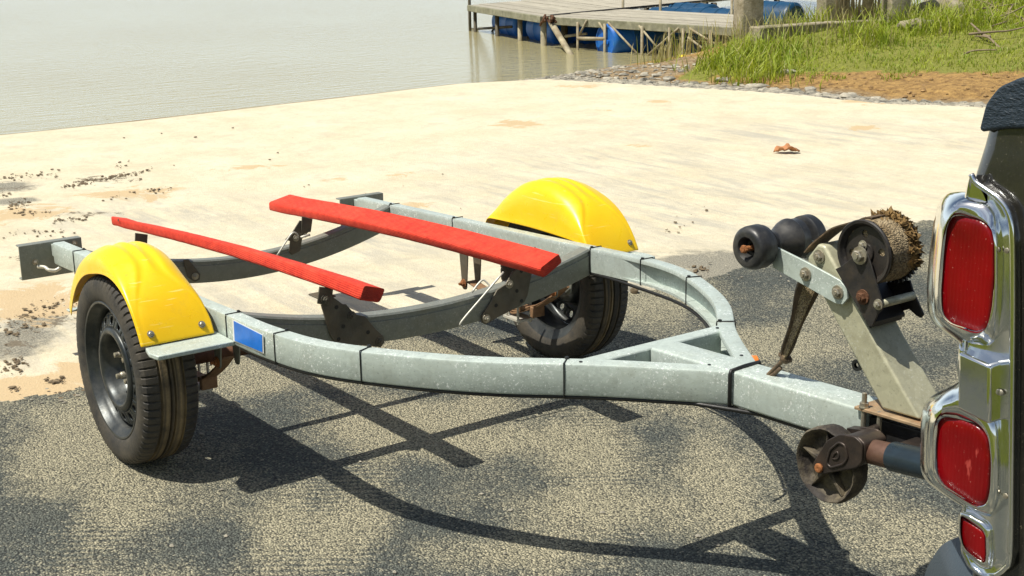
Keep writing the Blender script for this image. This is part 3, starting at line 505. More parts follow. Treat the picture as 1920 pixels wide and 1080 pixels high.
# ------------------------------------------------------------------ pier
DZ = .32
def deck(name, a, b, c, d, npl, label, gap=.012):
    """a,b front edge; d,c back edge; planks run parallel to the front edge"""
    a, b, c, d = [np.array(v[:2], float) for v in (a, b, c, d)]; r = empty(name, (float((a[0]+b[0])/2), float((a[1]+b[1])/2), WZ)); tag(r, label, 'pier', 'floating pier sections')
    for i in range(npl):
        t0 = i/npl; t1 = (i+1)/npl; P = [a+(d-a)*t0, b+(c-b)*t0, b+(c-b)*t1, a+(d-a)*t1]; k = gap/np.linalg.norm(P[3]-P[0]); P[3] = P[3]+(P[0]-P[3])*k; P[2] = P[2]+(P[1]-P[2])*k
        dz = rnd.uniform(-.004, .004); e = rnd.uniform(-.015, .015)*(b-a)/np.linalg.norm(b-a)
        V = [(p[0]+e[0], p[1]+e[1], DZ+dz-.028) for p in P]+[(p[0]+e[0], p[1]+e[1], DZ+dz) for p in P]; mesh('plank', V, [(3, 2, 1, 0), (4, 5, 6, 7), (0, 1, 5, 4), (1, 2, 6, 5), (2, 3, 7, 6), (3, 0, 4, 7)], M['wood'], r)
    return r
a1, b1 = atz(881, 9, DZ), atz(1018, 30, DZ); bR = atz(1336, 0, DZ); dirn = (bR-b1)/np.linalg.norm(bR-b1); L = 8.0
c1 = b1+dirn*L; d1 = a1+dirn*L
pr1 = deck('pier_platform', a1, b1, c1, d1, 46, 'wide weathered plank platform standing in the water, farther out')
a2, b2 = atz(1033, 31, DZ), atz(1381, 51, DZ); c2, d2 = atz(1384, 27, DZ), atz(1170, 17, DZ)
d2 = a2+(c2-b2)*1.0
pr2 = deck('pier_walkway', a2, b2, c2, d2, 10, 'narrow plank walkway on pole trusses leading from the bank to the platform')
def fascia(p, q, parent, n_out, h=.085, th=.04):
    d = (q-p)[:2]; L = np.linalg.norm(d); d = d/L; c = (p+q)/2; mb = MB(); mb.add(*obox((c[0]+d[1]*(th/2+.004), c[1]-d[0]*(th/2+.004), DZ-.03-h/2+.028), (d[0], d[1], 0), (-d[1], d[0], 0), (0, 0, 1), L/2, th/2, h/2)); mb.obj('fascia_board', M['fascia'], parent, bevel=.006)
fascia(a1, b1, pr1, 0); fascia(a2, b2, pr2, 0, .095)
fascia(a1+dirn*0, a1+dirn*L, pr1, 0) if False else None
mb = MB(); mb.add(*gtube([b1+[.03, .1, .006], b1+dirn*L*.5+[.03, .1, .006], c1+[.03, .1, .006]], .011, 8)); mb.obj('edge_cable', M['black'], pr1, smooth=True)
def onv(px, py, p, q, off=0):          # point on the vertical plane through the ground line p-q
    d = (q-p)[:2]/np.linalg.norm((q-p)[:2]); nrm = np.array([d[1], -d[0]]); v = Fv+Rv*((px-960)/FPX)-Uv*((py-540)/FPX); t = ((p[:2]-CAM[:2]+nrm*off)@nrm)/(v[:2]@nrm); return CAM+v*t
def pole(pts, r, parent, mat='pole', nm='pole'): mb = MB(); mb.add(*gtube(pts, r, 8)); return mb.obj(nm, M[mat], parent, smooth=True)
for px, r, m in ((881, .022, 'poledk'), (891, .026, 'poledk'), (932, .030, 'poledk'), (975, .033, 'pole'), (1019, .040, 'pole')):
    q = onv(px, 40, a1, b1, -.05); pole([(q[0], q[1], -.8), (q[0], q[1], DZ-.04+(.9 if px == 881 else 0))], r, pr1, m)
q0 = onv(1033, 42, a1, b1, .06); q1 = onv(1067, 98, a1, b1, .1); pole([q0, q1, q1+(q1-q0)*.4], .038, pr1)
for i in range(4):
    q = b1+(c1-b1)*(.05+.2*i); pole([(q[0], q[1], -.9), (q[0], q[1], DZ-.04)], .045, pr1, 'poledk')
    q = a1+(d1-a1)*(.1+.2*i); pole([(q[0], q[1], -.9), (q[0], q[1], DZ-.04)], .045, pr1, 'poledk')
for t in (.1, .35, .6, .85):
    p = a1+(b1-a1)*t; pole([(p[0]+dirn[0]*.6, p[1]+dirn[1]*.6, .22), (p[0]-.12, p[1]+.12, WZ-.25)], .016, pr1, 'poledk', 'brace')
pole([onv(878, 55, a1, b1, -.2), onv(960, 50, a1, b1, -.2)], .018, pr1, 'poledk', 'brace')
for x0, y0, x1, y1, r in ((1083, 36, 1083, 104, .016), (1134, 40, 1134, 116, .018), (1204, 44, 1205, 112, .018), (1255, 44, 1256, 100, .014), (1281, 48, 1281, 98, .014), (1332, 50, 1332, 96, .014)):
    q = onv(x0, y0, a2, b2, .072); pole([(q[0], q[1], -.5), (q[0], q[1], DZ-.04)], r, pr2)
for x0, y0, x1, y1 in ((1140, 42, 1204, 110), (1272, 53, 1208, 109), (1293, 53, 1356, 92), (1100, 38, 1086, 66), (1123, 42, 1134, 60), (1198, 48, 1238, 96), (1330, 100, 1290, 70)):
    pole([onv(x0, y0, a2, b2, .06), onv(x1, y1, a2, b2, .06)], .013, pr2, 'pole', 'brace')
pole([onv(1168, 118, a2, b2, .02), onv(1352, 97, a2, b2, .02)], .022, pr2, 'pole', 'bottom_rail'); pole([onv(1083, 72, a2, b2, .07), onv(1135, 73, a2, b2, .07)], .022, pr2, 'pole', 'brace'); pole([onv(1060, 68, a2, b2, -.15), onv(1100, 63, a2, b2, -.15)], .018, pr2, 'pole', 'brace')
for px, top in ((1168, 2), (1238, 5), (1372, 0)):
    q = onv(px, 30, d2, c2, 0); pole([(q[0], q[1], -.4), (q[0], q[1], DZ+.35)], .018, pr2)
for i in range(6): q = b2+(c2-b2)*(i/6); pole([(q[0]-.2, q[1], -.3), (q[0]-.2, q[1], DZ-.04)], .02, pr2, 'poledk')
mb = MB()
for i in range(9): q = onv(1026+rnd.gauss(0, 7), 33+rnd.gauss(0, 4), a1, b1, .08); mb.add(*gtube([q, q+[rnd.gauss(0, .03), rnd.gauss(0, .03), -.03], q+[rnd.gauss(0, .04), rnd.gauss(0, .04), -.07]], .016, 6))
mb.obj('rusty_chain_joint', M['rust'], pr1, smooth=True)
def drum(c, ax, r, L, label, mat='drum'):
    prof = [(0, 0), (0, r*.86), (.012, r*.93), (.03, r*.985), (.06, r*.99), (.10, r), (L*.32, r), (L*.335, r*1.035), (L*.35, r), (L*.65, r), (L*.665, r*1.035), (L*.68, r), (L-.06, r*.99), (L-.03, r*.985), (L-.012, r*.93), (L, r*.86), (L, 0)]
    prof = [(0.012, 0), (0.012, r*.78)]+[(0, r*.80)]+prof[1:-2]+[(L, r*.80), (L-.012, r*.78), (L-.012, 0)]
    rt = empty('plastic_drum', tuple(c)); d = np.array(ax, float)/np.linalg.norm(ax); mb = MB(); mb.add(*glathe(prof, np.array(c)-d*L/2, d, 28)); mb.obj('barrel_body', M[mat], rt, auto=35)
    for s in (.5, -.5): m2 = MB(); _, a, b = frame(d); m2.add(*glathe([(0, 0), (0, .028), (.016*(1 if s > 0 else -1), .028), (.016*(1 if s > 0 else -1), 0)], np.array(c)+d*(L/2-.010)*(1 if s > 0 else -1)+a*r*.5*s, d, 10)); m2.obj('bung', M[mat], rt)
    return tag(rt, label, 'drum', 'blue plastic drums floating under the pier')
u1 = (b1-a1)/np.linalg.norm(b1-a1); q = atz(1120, 72, .11)
p = onv(1134, 76, a2, b2, .045); drum((p[0]+.05, p[1]+.42, .062), (.12, 1, 0), .235, .85, 'bright blue drum with its round end facing the ramp, under the near walkway')
for px, py, off, l in ((968, 55, -.42, 'blue drum under the platform, leftmost of the row'), (1036, 68, -.42, 'blue drum under the platform, right beside the leftmost drum')):
    p = onv(px, py, a1, b1, off); drum((p[0], p[1], .09), u1, .215, .86, l)
p = onv(1092, 66, a1, b1, -.75); drum((p[0], p[1], .09), u1, .215, .8, 'shaded blue drum in the gap between platform and walkway')
u2 = (c2-d2)/np.linalg.norm(c2-d2)
for px, py, off, l, zz in ((1262, 24, -.40, 'blue drum behind the walkway, left end of the back row', .03), (1340, 20, -.42, 'blue drum behind the walkway beside the big concrete post', .05), (1300, 2, -1.15, 'blue drum in the second row behind the walkway', .04), (1450, 14, -1.0, 'blue drum half hidden behind grass right of the big concrete post', .12)):
    p = onv(px, py, d2, c2, off); drum((p[0], p[1], zz+.06), u2, .24, .72, l, 'drumteal')

# ================================================================== boat trailer
Z0, SL = .4959, .0444
def zt(x): return Z0+SL*x
BW, BT = .046, .082
T = empty('boat_trailer', (0, 0, 0)); tag(T, 'galvanized boat trailer with red bunks, yellow fenders and strap winch on the asphalt ramp', 'boat trailer')
KX = np.array([-1.18, 0, .35, .6, .85, 1.1, 1.3, 1.5, 1.77]); KY = np.array([.676, .676, .676, .677, .645, .537, .412, .239, .046])
def ycurve(xv):
    h = np.diff(KX); sl = np.diff(KY)/h; m = np.concatenate([[sl[0]], (sl[1:]*h[:-1]+sl[:-1]*h[1:])/(h[1:]+h[:-1]), [sl[-1]]])
    i = np.clip(np.searchsorted(KX, xv, side='right')-1, 0, len(h)-1); t = (xv-KX[i])/h[i]
    return (2*t**3-3*t**2+1)*KY[i]+(t**3-2*t**2+t)*h[i]*m[i]+(-2*t**3+3*t**2)*KY[i+1]+(t**3-t**2)*h[i]*m[i+1]
XSV = np.concatenate([[-1.18, -.6, 0, .3, .45], np.linspace(.5, 1.77, 46)])
YO = ycurve(XSV); tg = np.stack([np.gradient(XSV), np.gradient(YO)], 1); tg /= np.linalg.norm(tg, axis=1)[:, None]; NR = np.stack([-tg[:, 1], tg[:, 0]], 1)
def railpt(x, side, off, dz=0):        # off: distance inwards from the outer face
    i = np.interp(x, XSV, np.arange(len(XSV))); a = np.stack([np.interp(x, XSV, XSV-NR[:, 0]*off*1), np.interp(x, XSV, YO-NR[:, 1]*off)], -1)
    return np.array([a[0], side*a[1], zt(a[0])+dz])
for sd in (-1, 1):
    path = [railpt(x, sd, BW/2) for x in XSV]
    def prof(i, sd=sd):
        d = .030*float(sst((XSV[i]-.56)/.2)); b = BW/2; r = .006; t = BT
        P = [(b-r, 0), (b-r*.3, -r*.3), (b, -r), (b, -t+r), (b-r*.3, -t+r*.3), (b-r, -t), (-b, -t), (-b, -t+.008), (-b+d, -t+.008), (-b+d, -.013), (-b, -.013), (-b, -r*.7), (-b+r*.3, 0)]
        return [(p[0]*(-sd), p[1]) for p in P]
    mb = MB(); mb.add(*gsweep(path, prof)); mb.obj('side_rail', M['galv'], T, auto=32)
# crossbar, tongue, centre bar
def slope_box(x0, x1, y0, y1, dz0, dz1):
    V = [(x, y, zt(x)+dz) for dz in (dz0, dz1) for y in (y0, y1) for x in (x0, x1)]; return V, gbox(0, 1, 0, 1, 0, 1)[1]
mb = MB(); yi = [float(ycurve(np.array([x]))[0])-.052 for x in (1.437, 1.487)]
V = [(1.437, -yi[0], zt(1.437)-.001), (1.487, -yi[1], zt(1.487)-.001), (1.487, yi[1], zt(1.487)-.001), (1.437, yi[0], zt(1.437)-.001)]; V += [(a, b, c-.078) for a, b, c in V]
mb.add(V, [(0, 1, 2, 3), (7, 6, 5, 4), (0, 4, 5, 1), (1, 5, 6, 2), (2, 6, 7, 3), (3, 7, 4, 0)]); mb.obj('front_crossbar', M['galv'], T, bevel=.004)
mb = MB(); path = [(x, 0, zt(x)+.0012) for x in np.linspace(1.49, 2.172, 4)]; mb.add(*gsweep(path, [(a, b-BT/2) for a, b in rrect(.091, BT+.002, .007)])); mb.obj('tongue_beam', M['galv'], T, auto=32)
for yy in (-.015, .03):
    pass
for px, py in ((1089, 675.5), (1345, 612), (1330, 689), (1390, 671)):   # bolt holes in the top faces
    q = atz(px, py, zt(1.5)+.003); mb = MB(); mb.add(*glathe([(0, 0), (0, .0045), (.0012, .0045), (.0012, 0)], (q[0], q[1], zt(q[0])+.0008), (0, 0, 1), 12)); mb.obj('bolt_hole', M['black'], T)
def arch(x, w, zend, zmid, h, name, mat):
    ys = np.linspace(-.629, .629, 31); path = [(x, y, zmid+(zend-zmid)*(abs(y)/.63)**2) for y in ys]; mb = MB()
    b = w/2; d = .004; P = [(-b, -h), (b, -h), (b, -.006), (b-.004, -.001), (b-.006, 0), (-b+.004, 0), (-b, -.004)]
    P = [(-b, -h), (b-.002, -h), (b, -h+.004), (b, -.022), (b-.003, -.021), (b-.003, -.008), (b, -.006), (b-.004, 0), (-b+.004, 0), (-b, -.004)]
    mb.add(*gsweep(path, P)); return mb.obj(name, mat, T, auto=30)
arch(.378, .05, zt(.378)-.001, .424, .088, 'crossmember', M['galvshade']); arch(-.93, .045, zt(-.93)-.001, .342, .088, 'crossmember', M['galvshade'])
# rear lamp boards' plates
for sd, y0, y1 in ((-1, -.79, -.552), (1, .568, .782)):
    mb = MB(); mb.add(*gbox(-1.226, -1.220, y0, y1, .308, .440)); mb.add(*gbox(-1.258, -1.2262, y0, y1, .4345, .440)); mb.add(*gbox(-1.258, -1.2262, y0, y1, .308, .313)); pl = mb.obj('rear_plate', M['galvshade'], T, bevel=.002)
    mb = MB(); mb.add(*gbox(-1.2195, -1.184, sd*.652-.018, sd*.652+.018, .385, .432)); mb.obj('rail_end_bracket', M['galv'], T, bevel=.003)
    mb = MB(); mb.add(*gbox(-1.1835, -1.181, sd*.652-.012, sd*.652+.006, .385, .425)); mb.obj('rust_patch', M['rustlt'], T)
mb = MB(); hexbolt(mb, (-1.2195, -.735, .372), (1, 0, 0), .008, stud=.012); hexbolt(mb, (-1.2195, -.58, .42), (1, 0, 0), .007, stud=.01); mb.obj('plate_bolt', M['zinc'], T)
hp = [atx(70, 500, -1.205), atx(84, 501, -1.19), atx(91, 506, -1.17), atx(104, 507, -1.16), atx(114, 501, -1.155)]; mb = MB(); mb.add(*gtube(catmull(hp, 4), .007, 8)); mb.obj('latch_lever', M['rod'], T, smooth=True)
# zip ties
def tie(x, sd, r=.0019, name='cable_tie'):
    o = .0015; hs = []
    for off, dz in ((-o, -.006), (-o, -BT/2), (-o, -BT-o), (BW/2, -BT-o), (BW+o, -BT-o), (BW+o, -BT/2), (BW+o, -.004), (BW+o, o), (BW/2, o), (-o, o)): hs.append(railpt(x, sd, off, dz))
    mb = MB(); mb.add(*gtube(hs, r, 6, closed=True)); h = railpt(x, sd, BW*.85, .004); mb.add(*obox(h, (1, 0, 0), (0, 1, 0), (0, 0, 1), .004, .0035, .003)); mb.obj(name, M['black'], T)
for x, s_ in ((-.945, -1), (.372, -1), (.672, -1), (.995, -1), (1.447, -1), (-.912, 1), (-.44, 1), (.405, 1), (.674, 1), (.988, 1), (1.447, 1)): tie(x, s_)
k = []
A0 = atz(1368, 691, zt(1.73)); B0 = atz(1420, 681, zt(1.75))
for y_, dz in ((-.050, .004), (0, .0058), (.050, .004), (.0525, -.004), (.0525, -BT+.002), (.048, -BT-.005), (0, -BT-.006), (-.048, -BT-.005), (-.0525, -BT+.002), (-.0525, -.004)): x_ = 1.772+.02*y_/.05*-.2; k.append((x_, y_, zt(x_)+dz))
mb = MB(); mb.add(*gtube(k, .0048, 8, closed=True)); mb.obj('cable_band', M['black'], T, smooth=True)
# wiring under the rails
pth = [railpt(x, -1, .008, -BT-.004) for x in np.linspace(.45, 1.70, 26)]+[(x, -.03, zt(x)-BT-.006) for x in (1.85, 2.0, 2.15)]; mb = MB(); mb.add(*gtube(pth, .0055, 6)); mb.obj('wiring_loom', M['black'], T, smooth=True)
pth = [railpt(x, 1, BW-.004+.008*math.sin((x-.4)*5)**2, -BT-.006-.009*math.sin((x-.4)*3.6)**2) for x in np.linspace(.38, 1.40, 24)]+[railpt(1.43, 1, BW+.02, -BT-.05)]; mb = MB(); mb.add(*gtube(catmull(pth, 2), .0052, 6)); mb.obj('wiring_loom', M['black'], T, smooth=True)
# blue reflector on a white sticker
def sticker(px, y, name, mat, par=T, th=.0015, inset=0):
    P = np.array([at(a, b, y) for a, b in px]); c = P.mean(0); P = c+(P-c)*(1-inset); mb = MB(); mb.add(*gprism(P, 1, y, y-th)); return mb.obj(name, mat, par)
qd = ((436, 599), (494, 628), (495, 663), (438, 639)); ws = sticker(qd, -.6795, 'sticker', M['white'], T, .0012); sticker(qd, -.6812, 'reflector', M['blue'], ws, .001, .09)
# ---- bunks
def bunk(sd, F4, R4):
    """F4/R4: outer top, inner top, inner bottom, outer bottom as (|y|, z) front and rear"""
    n = 34; V = []; K = 0; xs_ = np.linspace(-1.395, .628, n)
    F4 = np.array(F4); R4 = np.array(R4)
    for i, x in enumerate(xs_):
        t = i/(n-1); q = R4*(1-t)+F4*t; q = q+[0, .016*math.sin(math.pi*t)]+[0, .0012*(rnd.random()-.5)]
        pr = rounded(q, .010, 3); 
        if i in (0, n-1): c = pr.mean(0); pr = c+(pr-c)*.90
        xo = x+(.006 if i == 0 else 0)-(.006 if i == n-1 else 0)
        if i == 1: xo = xs_[0]+.010
        if i == n-2: xo = xs_[-1]-.010
        K = len(pr); V += [(xo if i not in (0, n-1) else x, sd*p[0], p[1]) for p in pr]
    Fc = grid_faces(n, K, False, True)+[tuple(range(K)), tuple((n-1)*K+j for j in range(K))]
    o = mesh('bunk_board', V, Fc, M['red'], T, auto=50); a = o.data.attributes.new('edge_dark', 'FLOAT', 'POINT'); val = []
    for v in o.data.vertices:
        t = (v.co.x+1.395)/2.02; low = R4[2]*(1-t)+F4[2]*t; zz = v.co.z-low[1]-.016*math.sin(math.pi*t); val.append(max(0, min(1, (.016-zz)/.016))*.75*(.4+.6*float(vn(v.co.x, v.co.y, 14, 3))) if (sd > 0 and abs(v.co.y) < low[0]+.02) else (.5*rnd.random() if v.co.x > .625 else 0))  # darker towards the inner lower edge; front end mottled at random
    a.data.foreach_set('value', np.array(val, dtype=np.float32)); return o
bunk(-1, [(.367, .602), (.292, .579), (.312, .540), (.384, .562)], [(.372, .464), (.300, .445), (.306, .410), (.370, .430)])
q = at(224, 412, -.372); mb = MB(); mb.add(*glathe([(0, 0), (0, .006), (.001, .006), (.001, 0)], (q[0], -.3765, q[2]), (0, -1, 0), 10)); mb.obj('screw_hole', M['black'], T)
bunk(1, [(.331, .587), (.250, .549), (.270, .515), (.346, .556)], [(.425, .452), (.318, .430), (.318, .392), (.425, .416)])
# ---- bunk brackets
def bracket_mid(sd):
    g = lambda px, py, x: (lambda q: (q[0], q[1] if sd < 0 else -q[1], q[2]))(atx(px, py, x))
    P = [g(a, b, .407) for a, b in ((601, 571), (623, 556), (642, 570), (648, 570), (665, 589), (684, 593), (702, 615), (719, 631), (720, 643), (713, 651), (690, 648), (640, 645), (627, 641), (619, 630))]
    mb = MB(); mb.add(*gprism(P, 0, .4045, .4105)); b = mb.obj('bunk_bracket', M['plate'], T, bevel=.0015)
    P = [g(a, b_, .412) for a, b_ in ((598, 537), (624, 540), (620, 573), (594, 569))]; mb = MB(); mb.add(*gprism(P, 0, .4112, .4165)); mb.add(*gbox(.34, .4105, min(P[0][1], P[1][1]), max(P[0][1], P[1][1])+.01, .515, .520)); mb.obj('bunk_clip', M['plate'], b, bevel=.0015)
    for a, b_ in ((609.6, 561), (659, 592), (712, 640)): mb = MB(); hexbolt(mb, g(a, b_, .4108 if a > 620 else .417), (1, 0, 0), .0095, .007, stud=.006); mb.obj('bracket_bolt', M['plate'] if sd < 0 else M['zinc'], b)
    for a, b_ in ((631, 576), (643.7, 612), (635, 636), (690, 623)): mb = MB(); mb.add(*glathe([(0, 0), (0, .0065), (.0008, .0065), (.0008, 0)], g(a, b_, .4108), (1, 0, 0), 10)); mb.obj('bracket_hole', M['black'], b)
    mb = MB(); w = [g(712, 640, .424), g(709, 634, .428), g(700, 628, .43)]
    return g
g_ = bracket_mid(-1); bracket_mid(1)
wr = [atx(873, 615, .425), atx(865, 611, .428), atx(866, 602, .43), atx(905, 556, .43), atx(944, 510, .43)]; mb = MB(); mb.add(*gtube(catmull(wr, 4), .0035, 6))
wr = [atx(885, 548, .40), atx(897, 532, .40), atx(906, 525, .40), atx(915, 532, .41), atx(921, 540, .42)]; mb.add(*gtube(catmull(wr, 4), .0035, 6)); mb.obj('spring_clip', M['rod'], T, smooth=True)
def bracket_rear(sd):
    g = lambda px, py, x: (lambda q: (q[0], q[1]*sd, q[2]))(atx(px, py, x)); X = -.9055
    P = [g(a, b, X) for a, b in ((561, 413), (583, 416), (580, 433), (572, 440), (566, 447), (562, 470), (546, 478), (541, 470), (543, 452), (534, 449), (548, 434))]
    mb = MB(); mb.add(*gprism(P, 0, X, X+.005)); b = mb.obj('bunk_bracket', M['plate'], T, bevel=.0015)
    P = [g(a, b_, X) for a, b_ in ((564, 405), (584, 410), (581, 434), (563, 436))]; mb = MB(); mb.add(*gprism(P, 0, X+.0058, X+.0105)); mb.obj('bunk_clip', M['plate'], b, bevel=.0015)
    mb = MB(); hexbolt(mb, g(555, 446.5, X+.006), (1, 0, 0), .009, .007, stud=.008); hexbolt(mb, g(572, 441, X+.006), (1, 0, 0), .006, .006); mb.obj('bracket_bolt', M['zinc'], b)
    if sd > 0:
        w = [g(519, 480, X+.02), g(535, 455, X+.02), g(546, 439, X+.02), g(552, 436, X+.02), g(558, 440, X+.02), g(559, 448, X+.02)]; mb = MB(); mb.add(*gtube(catmull(w, 4), .0035, 6)); mb.add(*gtube([g(564, 445, X+.02), g(581, 440, X+.02)], .005, 6)); mb.obj('spring_clip', M['rod'], T, smooth=True)
bracket_rear(1)
X = -.9055; P = [atx(a, b, X) for a, b in ((343, 487), (353, 486), (375, 514), (374, 524), (364, 529), (352, 520))]; mb = MB(); mb.add(*gprism(P, 0, X, X+.005)); b_ = mb.obj('bunk_bracket', M['plate'], T, bevel=.0015); mb = MB(); hexbolt(mb, atx(366, 518, X+.006), (1, 0, 0), .009, .007, stud=.006); mb.obj('bracket_bolt', M['zinc'], b_)
P = [atx(a, b, X) for a, b in ((252, 436), (275, 439), (273, 470), (251, 468))]; mb = MB(); mb.add(*gprism(P, 0, X+.006, X+.011)); mb.obj('bunk_clip', M['plate'], b_)
# ---- wheels
def sector_ring(c, d, r0, r1, h0, h1, N, hr, ht, phase=0, K=24, rc=None):
    """annulus r0..r1 with N oval holes (radial half-size hr, tangential half-size ht)"""
    d, a, b = frame(d); c = np.array(c, float); V = []; F = []; rc = rc or (r0+r1)/2
    for s in range(N):
        base = len(V); w = 2*math.pi/N; th0 = phase+s*w
        for k in range(K):
            q = 2*math.pi*k/K+math.pi/4; cu, su = math.cos(q), math.sin(q); m = max(abs(cu), abs(su)); eu, ev = cu/m, su/m
            hole = (rc+hr*cu, th0+ht*su/rc); rr = rc+eu*((r1-rc) if eu > 0 else (rc-r0)); out = (rr, th0+ev*w/2)
            for r_, t_ in (hole, ((hole[0]*.5+out[0]*.5), hole[1]*.5+out[1]*.5), out):
                h = h0+(h1-h0)*(r_-r0)/(r1-r0); V.append(c+d*h+r_*(a*math.cos(t_)+b*math.sin(t_)))
        F += [tuple(base+i for i in f) for f in grid_faces(K, 3, True, False)]
    return V, F
def wheel(sd):
    c = np.array((0, sd*.822, .295)); d = np.array((0, sd, 0.))
    half = [(0, .2945), (.003, .2945), (.005, .287), (.008, .287), (.010, .2945), (.031, .294), (.033, .287), (.037, .287), (.040, .2935), (.062, .2925), (.076, .288), (.084, .278), (.088, .262), (.0885, .243), (.085, .225), (.080, .2145), (.0775, .211), (.073, .206), (.05, .203)]
    prof = [(-a, r) for a, r in half[::-1]]+half[1:]; n = 432; m = len(prof)
    def rf(j, k, r):
        if prof[j][0]**2 > .04**2 and r > .262: return r-(.007 if k % 6 in (0,) else 0)*(1 if r > .275 else .5)
        return r
    mb = MB(); mb.add(*glathe(prof, c, d, n, True, rf)); root = mb.obj('wheel', M['tyre'], T, auto=30); root.name = 'wheel'
    root.data.materials.append(M['tread']); mi = []
    for p in root.data.polygons:
        j = min(v % m for v in p.vertices); mi.append(1 if 10 <= j <= m-12 else 0)
    root.data.polygons.foreach_set('material_index', mi)
    mb = MB(); fl = [(.0745, .2125), (.079, .2135), (.0815, .211), (.080, .206), (.074, .2025), (.066, .200), (.058, .192), (.05, .186), (.02, .182), (-.02, .178), (-.06, .180), (-.066, .190), (-.074, .203), (-.079, .2125), (-.076, .2135)]
    mb.add(*glathe(fl, c, d, 96)); mb.obj('rim', M['rim'], root, auto=40)
    mb = MB(); mb.add(*sector_ring(c, d, .133, .168, .060, .050, 16, .0125, .0105, .1)); vd = mb.obj('vent_ring', M['rim'], root, auto=8); vd.modifiers.new('thick', 'SOLIDIFY').thickness = .003; mb = MB(); mb.add(*glathe([(.050, .168), (.040, .177), (.034, .1835)], c, d, 96)); mb.add(*glathe([(.060, .133), (.066, .127), (.070, .119), (.069, .111), (.062, .104), (.045, .099), (.020, .094), (.006, .087), (.001, .076), (.0, .058), (.004, .052), (.004, .036), (-.004, .033)], c, d, 96))
    ds = mb.obj('wheel_disc', M['rim'], root, auto=40); ds.modifiers.new('thick', 'SOLIDIFY').thickness = .003
    mb = MB(); mb.add(*glathe([(-.012, .0), (-.012, .034), (-.05, .036), (-.05, .05), (-.075, .055), (-.075, .0)], c, d, 32)); mb.obj('hub', M['rust'], root, auto=40)
    for k in range(4):
        q = .35+k*math.pi/2+.45; _, a, b = frame(d); p = c+d*(.004)+.048*(a*math.cos(q)+b*math.sin(q)); mb = MB(); mb.add(*glathe([(0, .014), (.006, .0135), (.008, .012), (.030, .012), (.033, .0105), (.035, .0085), (.046, .008), (.048, .0)], p, d, 12)); mb.obj('lug_nut', M['zinc'], root, auto=35)
    return root
wheel(-1); wheel(1)
# ---- fenders
def fender(sd):
    nt_, V = 72, []; cs = 0; RR = .363; yo, yi_ = .914, .696
    for i in range(nt_):
        t = i/(nt_-1); deg = 25.5+(158-25.5)*t; th = R(deg); cr = .010*math.sin(math.pi*t)
        ko = float(sst((deg-38)/34)); do = .060*float(sst((deg-46)/56)); ki = float(sst((deg-38)/26))*float(1-.3*sst((deg-135)/25)); di = max(0.0, RR-.004-.199/math.sin(th)); di = di*di/(di+.012)
        def side(k, d, s): return [(-.003, RR-.006-d), (0, RR-.004-d*.93), (.002*k, RR-.003-d*.62), (.006*k+.001, RR-.001-d*.34), (.016*k+.003, RR-d*.12), (.030*k+.006, RR-d*.03+.003*k), (.046*k+.009, RR+.008*k), (.056*k+.012, RR+.0125*k), (.061*k+.016, RR+.0105*k), (.066*k+.021, RR+.005*k+cr*.3), (.074*k+.030, RR+.006*k+cr*.7)]
        so_ = [(yo-a, r) for a, r in side(ko, do, 1)]; si_ = [(yi_+a, r) for a, r in side(ki, di, -1)]
        full = so_+[(.5*(yo+yi_), RR+.006*ko+cr)]+si_[::-1]
        cs = len(full); V += [(r*math.cos(th), sd*y, .295+r*math.sin(th)) for y, r in full]
    o = mesh('fender', V, grid_faces(nt_, cs), M['yellow'], T, auto=80); o.modifiers.new('thick', 'SOLIDIFY').thickness = .0035; s_ = o.modifiers.new('sub', 'SUBSURF'); s_.levels = s_.render_levels = 1
    for y in (.882, .728):
        th = R(30.5); r = .3655; mb = MB(); hexbolt(mb, (r*math.cos(th), sd*y, .295+r*math.sin(th)), (math.cos(th), 0, math.sin(th)), .0068, .005, stud=.004); mb.obj('fender_bolt', M['zinc'], o)
    P = [atz(a, b, .447) for a, b in ((272, 651), (279, 662), (296, 668), (437, 640), (425, 626), (400, 618), (330, 628))]; P = [(p[0], sd*-p[1], p[2]) for p in P]; P = np.array(P)
    P[3:5, 1] = sd*.6775
    mb = MB(); mb.add(*gprism(P, 2, .433, .4465)); mb.obj('fender_support', M['galv'], T, bevel=.003)
    mb = MB(); mb.add(*gbox(-.352, -.325, min(sd*.66, sd*.905), max(sd*.66, sd*.905), .405, .411)); mb.obj('fender_support', M['galv'], T, bevel=.002)
fender(-1); fender(1)
